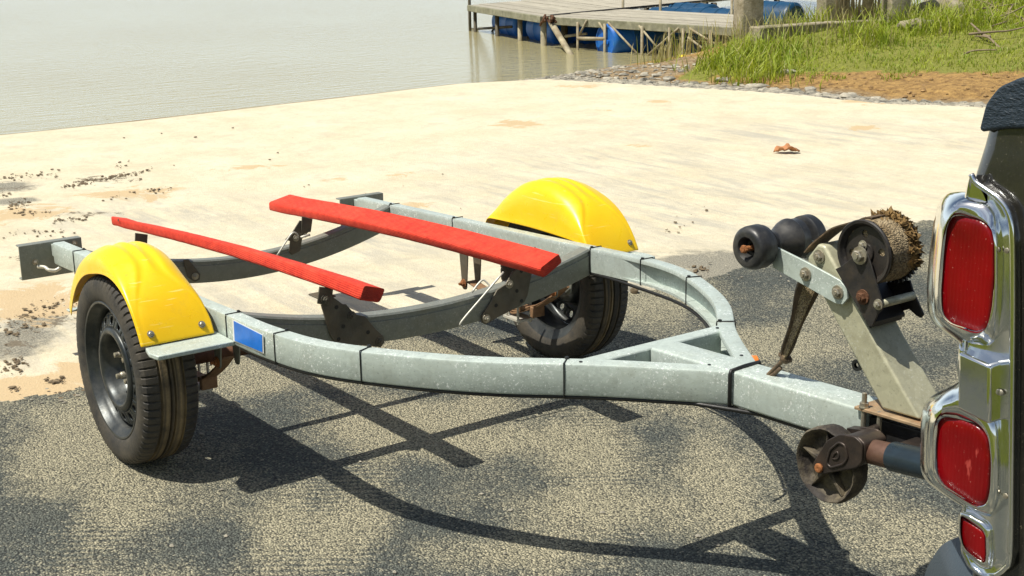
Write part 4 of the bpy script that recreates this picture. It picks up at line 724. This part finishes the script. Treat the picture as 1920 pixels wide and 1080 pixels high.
# ---- suspension
for sd in (-1, 1):
    pass
mb = MB(); mb.add(*gtube([(.0, -.76, .292), (.03, -.66, .287), (.035, 0, .285), (.03, .66, .287), (.0, .76, .292)], .019, 16)); mb.obj('axle', M['rust'], T, smooth=True)
for sd in (-1, 1):
    sp = None
    for k in range(4):
        L = (1-.2*k); P = [(x*L-.03, sd*.632, .222-.0095*k+(.125 if x > 0 else .03)*(x*L/.29)**2+.010*k*abs(x)/.29) for x in np.linspace(-.29, .29, 13)]; mb = MB(); mb.add(*gsweep(P, rrect(.044, .0065, .0015, 1))); o = mb.obj('leaf_spring' if k == 0 else 'leaf', M['springrust'], T if k == 0 else sp); sp = sp or o
    mb = MB(); mb.add(*obox((.10, sd*.632, .226), (1, 0, 0), (0, 1, 0), (0, 0, 1), .009, .027, .020)); mb.obj('spring_clamp', M['springrust'], sp, bevel=.003)
    for x in (.245, -.32):
        for dy in (-.03, .03):
            zb = .315 if x > 0 else .225
            P = rounded([(x-.035, .43), (x+.035, .43), (x+.014, zb), (x-.014, zb)], .012, 3); mb = MB(); mb.add(*gprism([(a, 0, b) for a, b in P], 1, sd*.628+dy, sd*.628+dy+.004)); mb.obj('spring_hanger', M['galvshade'] if x > 0 else M['plate'], T)
        mb = MB(); hexbolt(mb, (x, sd*.628-.032, .335 if x > 0 else .25), (0, -1, 0), .011, .009, stud=.01); mb.obj('hanger_bolt', M['rustlt'], T)
    mb = MB(); mb.add(*obox((-.01, sd*.628, .180), (1, 0, 0), (0, 1, 0), (0, 0, 1), .05, .035, .004))
    for dx in (-.035, .035):
        for dy in (-.028, .028): mb.add(*gtube([(-.01+dx, sd*.628+dy, .165), (-.01+dx, sd*.628+dy, .30)], .005, 6))
    mb.obj('u_bolt_plate', M['rod'], T)
# ---- coupling, winch post
mb = MB(); mb.add(*slope_box(2.1725, 2.85, -.036, .036, -.086, -.012)); mb.obj('coupler_channel', M['blackmetal'], T, bevel=.003)
mb = MB(); mb.add(*slope_box(2.150, 2.46, -.058, .058, .002, .009)); mb.obj('top_clamp_plate', M['rusttan'], T, bevel=.0015)
mb = MB(); mb.add(*slope_box(2.175, 2.46, -.056, .056, -.094, -.087)); mb.obj('bottom_clamp_plate', M['post'], T, bevel=.0015)
for x in (2.170, 2.212):
    mb = MB(); z = zt(x)+.009
    if x < 2.2: mb.add(*glathe([(0, .0), (0, .011), (.003, .011), (.003, .0095), (.011, .0095), (.011, .0055), (.032, .0055), (.034, 0)], (x, -.050, z), (0, 0, 1), 8))
    mb.add(*gtube([(x, -.050, z-.105), (x, -.050, z)], .0055, 8)); mb.obj('clamp_stud', M['zinc'], T)
PY = .045
pp = [(2.212, .6085), (2.040, .812), tuple(at(1512, 506, -.045)[[0, 2]]), tuple(at(1514, 482, -.045)[[0, 2]]), tuple(at(1533, 457, -.045)[[0, 2]]), tuple(at(1546, 461, -.045)[[0, 2]]), (2.108, .846), (2.185, .749), (2.308, .6125)]
mb = MB(); mb.add(*gprism([(a, 0, b) for a, b in pp], 1, -PY, PY)); post = mb.obj('winch_post', M['post'], T, bevel=.006, seg=3)
for a, b in ((1536, 481), (1571, 548)): mb = MB(); hexbolt(mb, at(a, b, -PY-.001 if a < 1550 else -.0605), (0, -1, 0), .010, .007, stud=.003); mb.obj('post_bolt', M['zinc'], post)
for yy in (-.060, .047):
    P = [at(a, b, -.060) for a, b in ((1446, 459), (1511, 491), (1575, 526), (1587, 541), (1589, 560), (1580, 571), (1566, 569), (1448, 501))]; P = [(p[0], 0, p[2]) for p in P]; mb = MB(); mb.add(*gprism(P, 1, yy, yy+.006)); arm = mb.obj('roller_arm', M['galv'], post, bevel=.001)
mb = MB(); hexbolt(mb, at(1511, 514, -.0605), (0, -1, 0), .010, .008, stud=.003); mb.obj('arm_bolt', M['zinc'], post)
RX, RZ = 1.884, .900
mb = MB(); mb.add(*gtube([(RX, -.132, RZ), (RX, .09, RZ)], .006, 10)); mb.add(*glathe([(0, 0), (0, .010), (.006, .009), (.006, 0)], (RX, -.124, RZ), (0, -1, 0), 6)); ax = mb.obj('roller_axle', M['rustlt'], post)
nr = [(.052, .018), (.050, .030), (.046, .041), (.038, .047), (.025, .0488), (.004, .0485), (0, .046), (-.003, .020)]
nr = [(-.030, .010), (-.022, .012), (-.022, .019), (-.006, .0225), (0, .026), (.0005, .036), (-.0015, .042), (-.007, .0468), (-.016, .0487), (-.040, .0490), (-.043, .047), (-.050, .046), (-.053, .030), (-.053, .009)]
mb = MB(); mb.add(*glathe(nr, (RX, -.120, RZ), (0, -1, 0), 48)); mb.obj('side_roller', M['rubber'], post, auto=40)
mb = MB(); mb.add(*glathe([(-.052, .01), (-.052, .034), (-.045, .030), (-.036, .0255), (-.030, .026), (-.012, .036), (.006, .0455), (.016, .0485), (.019, .0465), (.022, .0455), (.040, .0455), (.040, .01)], (RX, -.003, RZ), (0, 1, 0), 48)); mb.obj('keel_roller', M['rubber'], post, auto=40)
mb = MB(); mb.add(*glathe([(0, .01), (0, .044), (.003, .0485), (.024, .049), (.032, .044), (.034, .03), (.034, .01)], (RX, .055, RZ), (0, 1, 0), 48)); mb.obj('side_roller', M['rubber'], post, auto=40)
# ---- winch
DX, DZ2 = 2.157, .932; dc = (DX, -.050, DZ2)
win = None
mb = MB(); mb.add(*glathe([(0, .054), (.002, .057), (.008, .0595), (.012, .062), (.013, .0675), (.010, .0695), (.006, .069)], dc, (0, -1, 0), 64)); mb.add(*glathe([(0, .020), (.004, .018), (.004, .0)], dc, (0, -1, 0), 32)); win = mb.obj('winch_drum', M['blackmetal'], T, auto=35); win.modifiers.new('thick', 'SOLIDIFY').thickness = .0025
mb = MB(); mb.add(*sector_ring(dc, (0, -1, 0), .018, .0545, .0, .0, 4, .0085, .0075, 1.75, 24, .038)); fd = mb.obj('drum_flange', M['blackmetal'], win); fd.modifiers.new('thick', 'SOLIDIFY').thickness = .0025
mb = MB(); mb.add(*glathe([(.0, .0), (.0, .050), (.001, .0655), (.004, .0665), (.040, .0675), (.066, .0680), (.069, .066), (.069, .0)], (DX, -.046, DZ2), (0, 1, 0), 72, False, lambda j, k, r: r*(1+.006*math.sin(k*1.7)+.004*math.sin(k*.5)))); mb.obj('strap_roll', M['web'], win, auto=40)
mb = MB(); mb.add(*glathe([(0, 0), (0, .072), (.006, .072), (.006, 0)], (DX, .023, DZ2), (0, 1, 0), 160, False, lambda j, k, r: r if r < .01 else (.0760 if k % 4 in (0, 1) else .070))); mb.obj('drum_gear', M['blackmetal'], win)
mb = MB(); g = np.random.default_rng(4)
for i in range(420):
    th = R(g.uniform(-25, 125)); y = .023-.02*g.random()**1.6-(.03*g.random() if th > 1.1 and g.random() < .35 else 0); r = .067; c = np.array((DX+r*math.cos(th), y, DZ2+r*math.sin(th))); L = g.uniform(.002, .005)*(1.4 if y > .01 else .6); dr = np.array((math.cos(th), 0, math.sin(th)))+g.normal(0, .7, 3); e = np.cross(dr, (0, 1, 0)); e = e/np.linalg.norm(e)*.0016
    mb.add([c-e, c+e, c+dr*L*.6+e*1.2+g.normal(0, .002, 3), c+dr*L+g.normal(0, .003, 3)], [(0, 1, 2), (0, 2, 3), (1, 3, 2), (0, 3, 1)])
for i in range(170):
    th = R(g.uniform(-25, 125)); y = g.uniform(.0, .028); c = np.array((DX+.071*math.cos(th), y, DZ2+.071*math.sin(th))); s = g.uniform(.003, .007); mb.add([c+g.normal(0, s, 3) for _ in range(5)], [(0, 1, 2), (0, 2, 3), (0, 3, 1), (1, 3, 4), (2, 4, 3), (1, 4, 2)])
fr = mb.obj('frayed_edge', M['fray'], win); tag(fr, kind='stuff')
P = [at(a, b, -.062) for a, b in ((1568, 504), (1577, 500), (1604, 480), (1608, 470), (1615, 466), (1622, 469), (1630, 478), (1657, 571), (1656, 580), (1648, 588), (1638, 611), (1631, 611))]; mb = MB(); mb.add(*gprism(P, 1, -.0655, -.0615)); brk = mb.obj('winch_bracket', M['blackmetal'], win, bevel=.0012)
mb = MB(); mb.add(*gbox(0, 1, 0, 1, 0, 1)) if False else None
Q = [at(a, b, -.062) for a, b in ((1568, 504), (1577, 500), (1575, 508), (1632, 606), (1631, 611))]; mb = MB(); mb.add(*gprism([(p[0], 0, p[2]) for p in Q], 1, -.061, .046)); mb.obj('winch_base', M['blackmetal'], win)
FP = [at(a, b, .05) for a, b in ((1633, 603), (1637, 617), (1690, 599), (1693, 583), (1706, 579), (1720, 592), (1728, 596), (1733, 590), (1713, 545), (1707, 525), (1650, 530), (1600, 470), (1570, 470), (1580, 520))]; mb = MB(); mb.add(*gprism(FP, 1, .047, .052)); mb.obj('winch_bracket', M['blackmetal'], win, bevel=.001)
FP = [at(a, b, .05) for a, b in ((1633, 603), (1637, 617), (1690, 599), (1693, 583), (1660, 585))]; mb = MB(); mb.add(*gprism([(p[0], 0, p[2]) for p in FP], 1, -.040, .0465)); mb.obj('winch_housing', M['blackmetal'], win)
for a, b, r in ((1613, 479, .0125), (1618, 557, .0105), (1647, 571, .0075)):
    c = at(a, b, -.066); mb = MB(); hexbolt(mb, c, (0, -1, 0), r, r*.8, stud=.003); mb.obj('winch_bolt', M['rust'] if a == 1618 else M['zinc'], win)
c = at(1618, 460, -.055); mb = MB(); hexbolt(mb, c, (0, -1, 0), .007, .006, stud=.002); mb.obj('winch_bolt', M['zinc'], win)
c = at(1647, 571, -.060); mb = MB(); mb.add(*gtube([c, (c[0], .046, c[2])], .009, 12)); mb.obj('spacer_rod', M['post'], win, smooth=True)
# strap leaving the drum towards the boat and hanging end with hook
def band(path, wid, name, mat, wdir=(0, 1, 0), th=.003):
    P = np.array(path, float); n = len(P); T_ = np.gradient(P, axis=0); T_ /= np.linalg.norm(T_, axis=1)[:, None]; V = []
    for i in range(n):
        wd = np.array(wdir(i/(n-1)) if callable(wdir) else wdir, float); wd -= T_[i]*(wd@T_[i]); wd /= np.linalg.norm(wd); nn = np.cross(T_[i], wd); w_ = wid(i/(n-1)) if callable(wid) else wid
        V += [P[i]+wd*w_/2+nn*th/2, P[i]+wd*w_/2-nn*th/2, P[i]-wd*w_/2-nn*th/2, P[i]-wd*w_/2+nn*th/2]
    mb = MB(); mb.add(V, grid_faces(n, 4, False, True)+[(3, 2, 1, 0), tuple((n-1)*4+j for j in range(4))]); return mb.obj(name, mat, win, auto=50)
P = [(DX-.070*math.sin(q), -.012, DZ2+.070*math.cos(q)) for q in (.0, .3, .6)]+[at(1578, 424, -.012), at(1555, 440, -.012), at(1537, 455, -.012), at(1524, 470, -.012)]; band(catmull(P, 4), .055, 'webbing', M['strapdk'])
P = [at(1520, 528, 0.), at(1508, 560, 0.), at(1495, 600, 0.), at(1481, 640, 0.), at(1470, 668, 0.)]; n_ = catmull(P, 6)
band(n_, lambda t: .052*(1-t)+.016*t+.004*math.sin(t*9), 'webbing', M['strapdk'], lambda t: (.5+.3*math.sin(t*3), .8, 0), .010); band([p+[.007, -.008, 0] for p in n_], lambda t: .034*(1-t)+.010*t, 'webbing', M['web'], lambda t: (.9, .3*math.cos(t*4), 0), .005)
kp = at(1473, 672, 0.); mb = MB(); mb.add(*glathe([(-.012, 0), (-.009, .010), (0, .014), (.009, .010), (.012, 0)], kp, (.4, .2, .6), 12)); mb.add(*gtube([at(1462, 664, 0), at(1483, 676, 0)], .006, 6)); mb.obj('strap_knot', M['strapdk'], win, smooth=True)
for o_ in (-.004, .006): 
    mb = MB(); mb.add(*gtube(catmull([at(1472, 670, o_), at(1462, 682, o_), at(1446, 697, o_), at(1440, 704, o_), at(1448, 704, o_), at(1464, 690, o_)], 4), .0048, 6)); mb.obj('hook_cord', M['strapdk'], win, smooth=True)
c = at(1610, 684, .075); mb = MB(); mb.add(*glathe([(0, .006), (0, .013), (.008, .013), (.008, .006)], c, (0, -1, 0), 20)); mb.obj('roller_nut', M['blackmetal'], post)
mk_ = atz(1411, 676, zt(1.75)-.012); mb = MB(); mb.add(*glathe([(0, 0), (0, .02), (.012, .018), (.016, .010), (.016, 0)], (mk_[0]-.005, mk_[1]+.006, mk_[2]-.01), (.5, .85, .1), 20)); mb.obj('side_marker', M['amber'], T, auto=50)
# ---- jockey wheel
JX, JZ, JY = 2.158, .492, -.150; jc = (JX, JY, JZ)
def wob(j, k, r): return r*(1+.012*math.sin(k*.9+j)+.008*math.sin(k*2.3))
mb = MB(); mb.add(*glathe([(-.008, .010), (-.018, .018), (-.022, .060), (-.012, .070), (-.002, .0735), (.001, .078), (-.004, .0815), (-.020, .0825), (-.040, .080), (-.048, .074), (-.048, .02)], jc, (0, -1, 0), 60, False, lambda j, k, r: r*(1+.009*math.sin(k*.9)+.006*math.sin(k*2.3)))); jw = mb.obj('jockey_wheel', M['jwheel'], T, auto=45)
mb = MB(); d, a, b = frame((0, -1, 0))
for k in range(5):
    q = .35+k*2*math.pi/5; r_ = a*math.cos(q)+b*math.sin(q); s_ = -a*math.sin(q)+b*math.cos(q); cc = np.array(jc)
    V = [cc+r_*.012+s_*.010-d*.020, cc+r_*.012-s_*.010-d*.020, cc+r_*.070+s_*.003-d*.021, cc+r_*.070-s_*.003-d*.021, cc+r_*.012+s_*.007-d*.004, cc+r_*.012-s_*.007-d*.004, cc+r_*.071+s_*.0012-d*.006, cc+r_*.071-s_*.0012-d*.006]
    mb.add(V, [(0, 1, 3, 2), (4, 6, 7, 5), (0, 2, 6, 4), (1, 5, 7, 3), (0, 4, 5, 1), (2, 3, 7, 6)])
mb.obj('wheel_spokes', M['jwheel'], jw, bevel=.0015)
yk = rounded([tuple(at(a, b, -.156)[[0, 2]]) for a, b in ((1524, 870), (1550, 826), (1575, 813), (1604, 818), (1618, 832), (1617, 868), (1606, 878), (1560, 886), (1540, 890), (1528, 884))], .008, 3)
mb = MB(); mb.add(*gprism([(p[0], 0, p[1]) for p in yk], 1, -.158, -.152)); yo = mb.obj('yoke', M['yoke'], jw, bevel=.0025, seg=3)
yb = rounded([tuple(at(a, b, -.156)[[0, 2]]) for a, b in ((1583, 815), (1606, 820), (1620, 834), (1618, 868), (1606, 877), (1592, 879))], .006, 2)
mb = MB(); mb.add(*gprism([(p[0], 0, p[1]) for p in yb], 1, -.1525, -.085)); mb.obj('yoke_bridge', M['yoke'], yo, bevel=.004, seg=3)
mb = MB(); mb.add(*gprism([(p[0], 0, p[1]) for p in yk], 1, -.092, -.086)); mb.obj('yoke_side', M['yoke'], yo, bevel=.002)
for L_, r in (([(1550, 868), (1557, 843), (1574, 829), (1585, 835), (1590, 858), (1582, 870), (1558, 877)], .0030), ([(1560, 860), (1565, 850), (1571, 846), (1574, 856), (1570, 861)], .0024)):
    P = [tuple(at(a, b, -.158)) for a, b in L_]; P = rounded([(p[0], p[2]) for p in P], .006, 3); mb = MB(); mb.add(*gtube([(p[0], -.1585, p[1]) for p in P], r, 8, closed=True)); mb.obj('embossed_ridge', M['yoke'], yo, smooth=True)
mb = MB(); c = at(1537, 877, -.158); mb.add(*glathe([(0, 0), (0, .0095), (.004, .0105), (.007, .0085), (.008, .004), (.006, .0)], c, (0, -1, 0), 14)); mb.obj('yoke_bolt', M['rustlt'], yo, auto=40)
TY = -.122; t0 = at(1616, 842, TY); t1 = at(1674, 855.5, TY); t2 = at(1730, 869.5, TY); dr = (t2-t0)/np.linalg.norm(t2-t0)
mb = MB(); mb.add(*glathe([(0, 0), (0, .0235), (.004, .0255), (np.linalg.norm(t1-t0), .0262), (np.linalg.norm(t1-t0), 0)], t0, dr, 32)); mb.obj('jockey_stem', M['tubebrown'], jw, auto=40)
mb = MB(); mb.add(*glathe([(0, .0), (0, .0292), (.003, .030), (.42, .030), (.42, 0)], t1, dr, 32)); mb.obj('jockey_sleeve', M['tubeblue'], jw, auto=40)
mb = MB(); mb.add(*gtube([at(1600, 822, -.12), at(1622, 812, -.085), at(1645, 803, -.055)], .010, 8)); mb.add(*obox(at(1614, 808, -.09), (1, 0, .2), (0, 1, 0), (-.2, 0, 1), .026, .012, .006)); mb.obj('swivel_bracket', M['yoke'], jw, auto=50)
mb = MB(); mb.add(*gbox(2.30, 2.36, -.125, -.037, .545, .575)); mb.obj('swivel_clamp', M['yoke'], jw, bevel=.004)

# ================================================================== pickup truck (rear corner)
P_ = empty('pickup_truck', (3.9, 0, 0)); tag(P_, 'black pickup truck with chrome-framed red tail lights at the right edge, towing the trailer', 'pickup truck')
def ys(z): return -(.868-.014*float(sst((z-1.27)/.12))-.03*float(sst((.75-z)/.3)))
def body(sd):
    V = []; zs = [.45, .6, .75, .85, .95, 1.05, 1.15, 1.22, 1.27, 1.31, 1.34, 1.37, 1.385]; K = 0
    for z in zs:
        y = ys(z); xr = 3.022-.040*float(sst((z-1.12)/.12))+.012*float(sst((z-1.28)/.1)); r = .03; row = [(5.3, y), (4.4, y), (3.6, y), (xr+r+.1, y)]+[(xr+r-r*math.sin(q), y+r-r*math.cos(q)) for q in np.linspace(0, math.pi/2, 9)]+[(xr, y+.10), (xr+.01, y+.13), (xr+.06, y+.14), (5.3, y+.14)]
        K = len(row); V += [(x, yy*(1 if sd < 0 else -1), z) for x, yy in row]
    mesh('bed_side', V, grid_faces(len(zs), K), M['paint'], P_, auto=60)
body(-1); body(1)
mb = MB(); mb.add(*gbox(3.03, 3.07, -.70, .70, .62, 1.37)); mb.obj('tailgate', M['paint'], P_, bevel=.012)
mb = MB(); mb.add(*gbox(3.08, 5.3, -.72, .72, .80, .83)); mb.add(*gbox(5.24, 5.30, -.72, .72, .83, 1.42)); mb.obj('bed_floor', M['paint'], P_)
for sd in (-1, 1):
    xz = rounded([(2.995, 1.358), (3.002, 1.392), (3.018, 1.413), (3.047, 1.427), (3.10, 1.432), (5.3, 1.432), (5.3, 1.372), (3.08, 1.372), (3.03, 1.366)], .006, 2)
    mb = MB(); mb.add(*gprism([(a, 0, b) for a, b in xz], 1, min(sd*.862, sd*.70), max(sd*.862, sd*.70))); mb.obj('bed_rail_cap', M['cap'], P_, bevel=.018, seg=4)
bp = rounded([(3.06, .815), (2.96, .808), (2.915, .782), (2.888, .73), (2.880, .66), (2.90, .58), (3.06, .56)], .02, 3); V = []; nn = 25
for i in range(nn):
    t = -1+2*i/(nn-1); y = .835*t; k = 1-.0*abs(t); e = max(0, (abs(y)-.76)/.075); sh = 1-e*e*.55; V += [(3.06-(3.06-a)*sh, y, .69+(b-.69)*(1-.35*e*e)) for a, b in bp]
mesh('rear_bumper', V, grid_faces(nn, len(bp), False, True)+[tuple(range(len(bp))), tuple((nn-1)*len(bp)+j for j in range(len(bp)))], M['bump'], P_, auto=50)
for sd in (-1, 1):
    c = (4.35, sd*.74, .36); mb = MB(); mb.add(*glathe([(-.1, .2), (-.11, .30), (-.09, .355), (.09, .355), (.11, .30), (.10, .2)], c, (0, sd, 0), 64)); w_ = mb.obj('truck_wheel', M['tyre'], P_, auto=40); mb = MB(); mb.add(*glathe([(.09, .205), (.06, .19), (.05, .05), (.07, .0)], c, (0, sd, 0), 48)); mb.obj('rim', M['rim'], w_, auto=40)
mb = MB(); mb.add(*gbox(2.75, 5.2, -.05, .05, .42, .50)); mb.add(*gbox(3.1, 5.2, -.6, -.5, .45, .6)); mb.add(*gbox(3.1, 5.2, .5, .6, .45, .6)); mb.obj('chassis', M['blackmetal'], P_)
# tail light
def ring_loft(name, outer, inner, parent, mat, steps, N=96, y_right=-.872, y_left=-.80, y_face=-.893, lens_in=True, ro=16, ri=14):
    """outer, inner: outlines seen on the truck's flank; steps: (s, depth fraction) from the outer edge to the lens edge"""
    O = resample(rounded(outer, ro, 4), N, outer[0]); I = resample(rounded(inner, ri, 4), N, inner[0]); V = []; x0, x1 = O[:, 0].min(), O[:, 0].max()
    for s, dfr in steps:
        Pp = O*(1-s)+I*s
        for k in range(N):
            e = (Pp[k, 0]-x0)/(x1-x0); fx = max(0, (O[k, 0]-x0)/(x1-x0)); yb = y_left+(y_right-y_left)*min(1, fx*1.25); fr_ = min(1, max(0, fx*1.7-.7)); yf = y_face+(-.8775-y_face)*fr_*(1-s)**.5; yy = yb+(yf-yb)*dfr
            V.append(at(Pp[k, 0], Pp[k, 1], yy))
    o = mesh(name, V, grid_faces(len(steps), N, False, True), mat, parent, auto=75); return o, I
def lens(name, I, parent, y, dome=.004, tuck=0):
    N = len(I); c = I.mean(0); V = []; st = [(1.0, -.002), (.97, .5), (.90, .85), (.75, 1), (.5, 1), (.25, 1)]
    for s, h in st:
        for k in range(N): q = c+(I[k]-c)*s; V.append(at(q[0], q[1], y-dome*h))
    q = at(c[0], c[1], y-dome); V.append(q); F_ = grid_faces(len(st), N, False, True)+[((len(st)-1)*N+k, (len(st)-1)*N+(k+1) % N, len(st)*N) for k in range(N)]
    return mesh(name, V, F_, M['lens'], parent, auto=75)
base = [(1815, 340), (1820, 327), (1827, 324), (1834, 342), (1860, 360), (1884, 382), (1896, 408), (1901, 450), (1901, 700), (1898, 1040), (1888, 1068), (1868, 1084), (1840, 1084), (1815, 1064), (1801, 1035), (1799, 985), (1806, 940), (1812, 800), (1806, 720), (1808, 640), (1812, 500), (1806, 380), (1811, 355)]
b_ = rounded(base, 5, 3); N_ = 200; O = resample(b_, N_, base[0]); c0 = O.mean(0); V = []
for ins, yy in ((0, -.845), (0, -.872), (1.5, -.8760), (4, -.8775), (7, -.8755), (9, -.8745), (30, -.8745)):
    tn = np.roll(O, -1, 0)-np.roll(O, 1, 0); tn /= np.linalg.norm(tn, axis=1)[:, None]; nm = np.stack([-tn[:, 1], tn[:, 0]], 1); sg = 1 if ((O+nm-c0)**2).sum() < ((O-nm-c0)**2).sum() else -1
    Q = O+nm*sg*(min(ins, 9)*np.clip((O[:, 1:2]-322)/60, .25, 1))
    if ins > 9: Q = c0+(Q-c0)*np.array([.0, .9])
    V += [at(q[0], q[1], yy) for q in Q]
TL = mesh('tail_light', V, grid_faces(7, N_, False, True), M['chrome'], P_, auto=60)
up_o = [(1842, 370), (1812, 358), (1775, 362), (1757, 384), (1749, 425), (1741, 490), (1737, 550), (1740, 590), (1755, 612), (1790, 636), (1812, 652), (1850, 655), (1870, 640), (1878, 600), (1882, 520), (1882, 440), (1872, 400), (1860, 383)]
up_i = [(1803, 404), (1785, 405), (1775, 425), (1769, 480), (1764, 550), (1766, 588), (1783, 606), (1835, 622), (1852, 612), (1859, 580), (1864, 520), (1863, 450), (1856, 425), (1838, 411)]
ST = [(-.0, -.9), (0.0, 0), (.10, .45), (.28, .82), (.5, 1.0), (.78, 1.02), (.92, .9), (1.0, .55)]
o, I = ring_loft('lens_surround', up_o, up_i, TL, M['chrome'], ST); lens('upper_lens', I, TL, -.884)
lo_o = [(1802, 706), (1796, 718), (1762, 733), (1735, 751), (1727, 775), (1725, 830), (1725, 880), (1735, 902), (1765, 925), (1802, 948), (1840, 968), (1868, 972), (1880, 940), (1883, 870), (1878, 800), (1862, 760), (1836, 728), (1815, 708)]
lo_i = [(1795, 784), (1768, 781), (1758, 793), (1755, 840), (1757, 890), (1770, 910), (1828, 947), (1848, 947), (1855, 920), (1857, 865), (1852, 820), (1836, 797)]
o, I = ring_loft('lens_surround', lo_o, lo_i, TL, M['chrome'], ST, y_left=-.80); lens('middle_lens', I, TL, -.884)
th_o = [(1800, 955), (1796, 968), (1798, 1010), (1806, 1040), (1838, 1066), (1856, 1068), (1860, 1040), (1858, 990), (1845, 975), (1820, 958)]
th_i = [(1802, 968), (1801, 1000), (1806, 1022), (1820, 1036), (1846, 1056), (1849, 1046), (1848, 1006), (1842, 994)]
o, I = ring_loft('lens_surround', th_o, th_i, TL, M['chrome'], ST, y_left=-.855, y_face=-.884, y_right=-.876, ro=6, ri=4); lens('lower_lens', I, TL, -.877)
stp = [(1811, 655), (1871, 681), (1870, 792), (1809, 762)]; mb = MB(); P4 = [at(a, b, -.88) for a, b in stp]; mb.add(*gprism(P4, 1, -.86, -.895)); mb.obj('lamp_step', M['chrome'], TL, bevel=.004, seg=3)
nk = [(1801, 640), (1812, 655), (1812, 760), (1800, 715), (1797, 690)]; mb = MB(); mb.add(*gprism([at(a, b, -.862) for a, b in nk], 1, -.80, -.868)); mb.obj('lamp_neck', M['chrome'], TL, bevel=.006, seg=3)
lp = [(1821, 327), (1829, 341), (1848, 355), (1868, 369), (1885, 387), (1894, 410), (1898, 450), (1899, 560), (1898, 700), (1896, 900), (1894, 1040), (1884, 1066), (1866, 1080)]
mb = MB(); mb.add(*gtube(catmull([at(a, b, -.879) for a, b in lp], 5), .0036, 10)); mb.obj('trim_lip', M['chrome'], TL, smooth=True)
for a, b in ((1888, 470), (1886, 930)):
    mb = MB(); mb.add(*glathe([(0, .0035), (.0015, .003), (.002, 0)], at(a, b, -.8765), (0, -1, 0), 12)); mb.obj('bezel_screw', M['zinc'], TL)
mb = MB(); c = at(1876, 736, -.876); mb.add(*glathe([(0, .004), (.002, .003), (.0025, 0)], c, (0, -1, 0), 12)); mb.obj('rivet', M['zinc'], TL)
print('objects', len(bpy.data.objects))
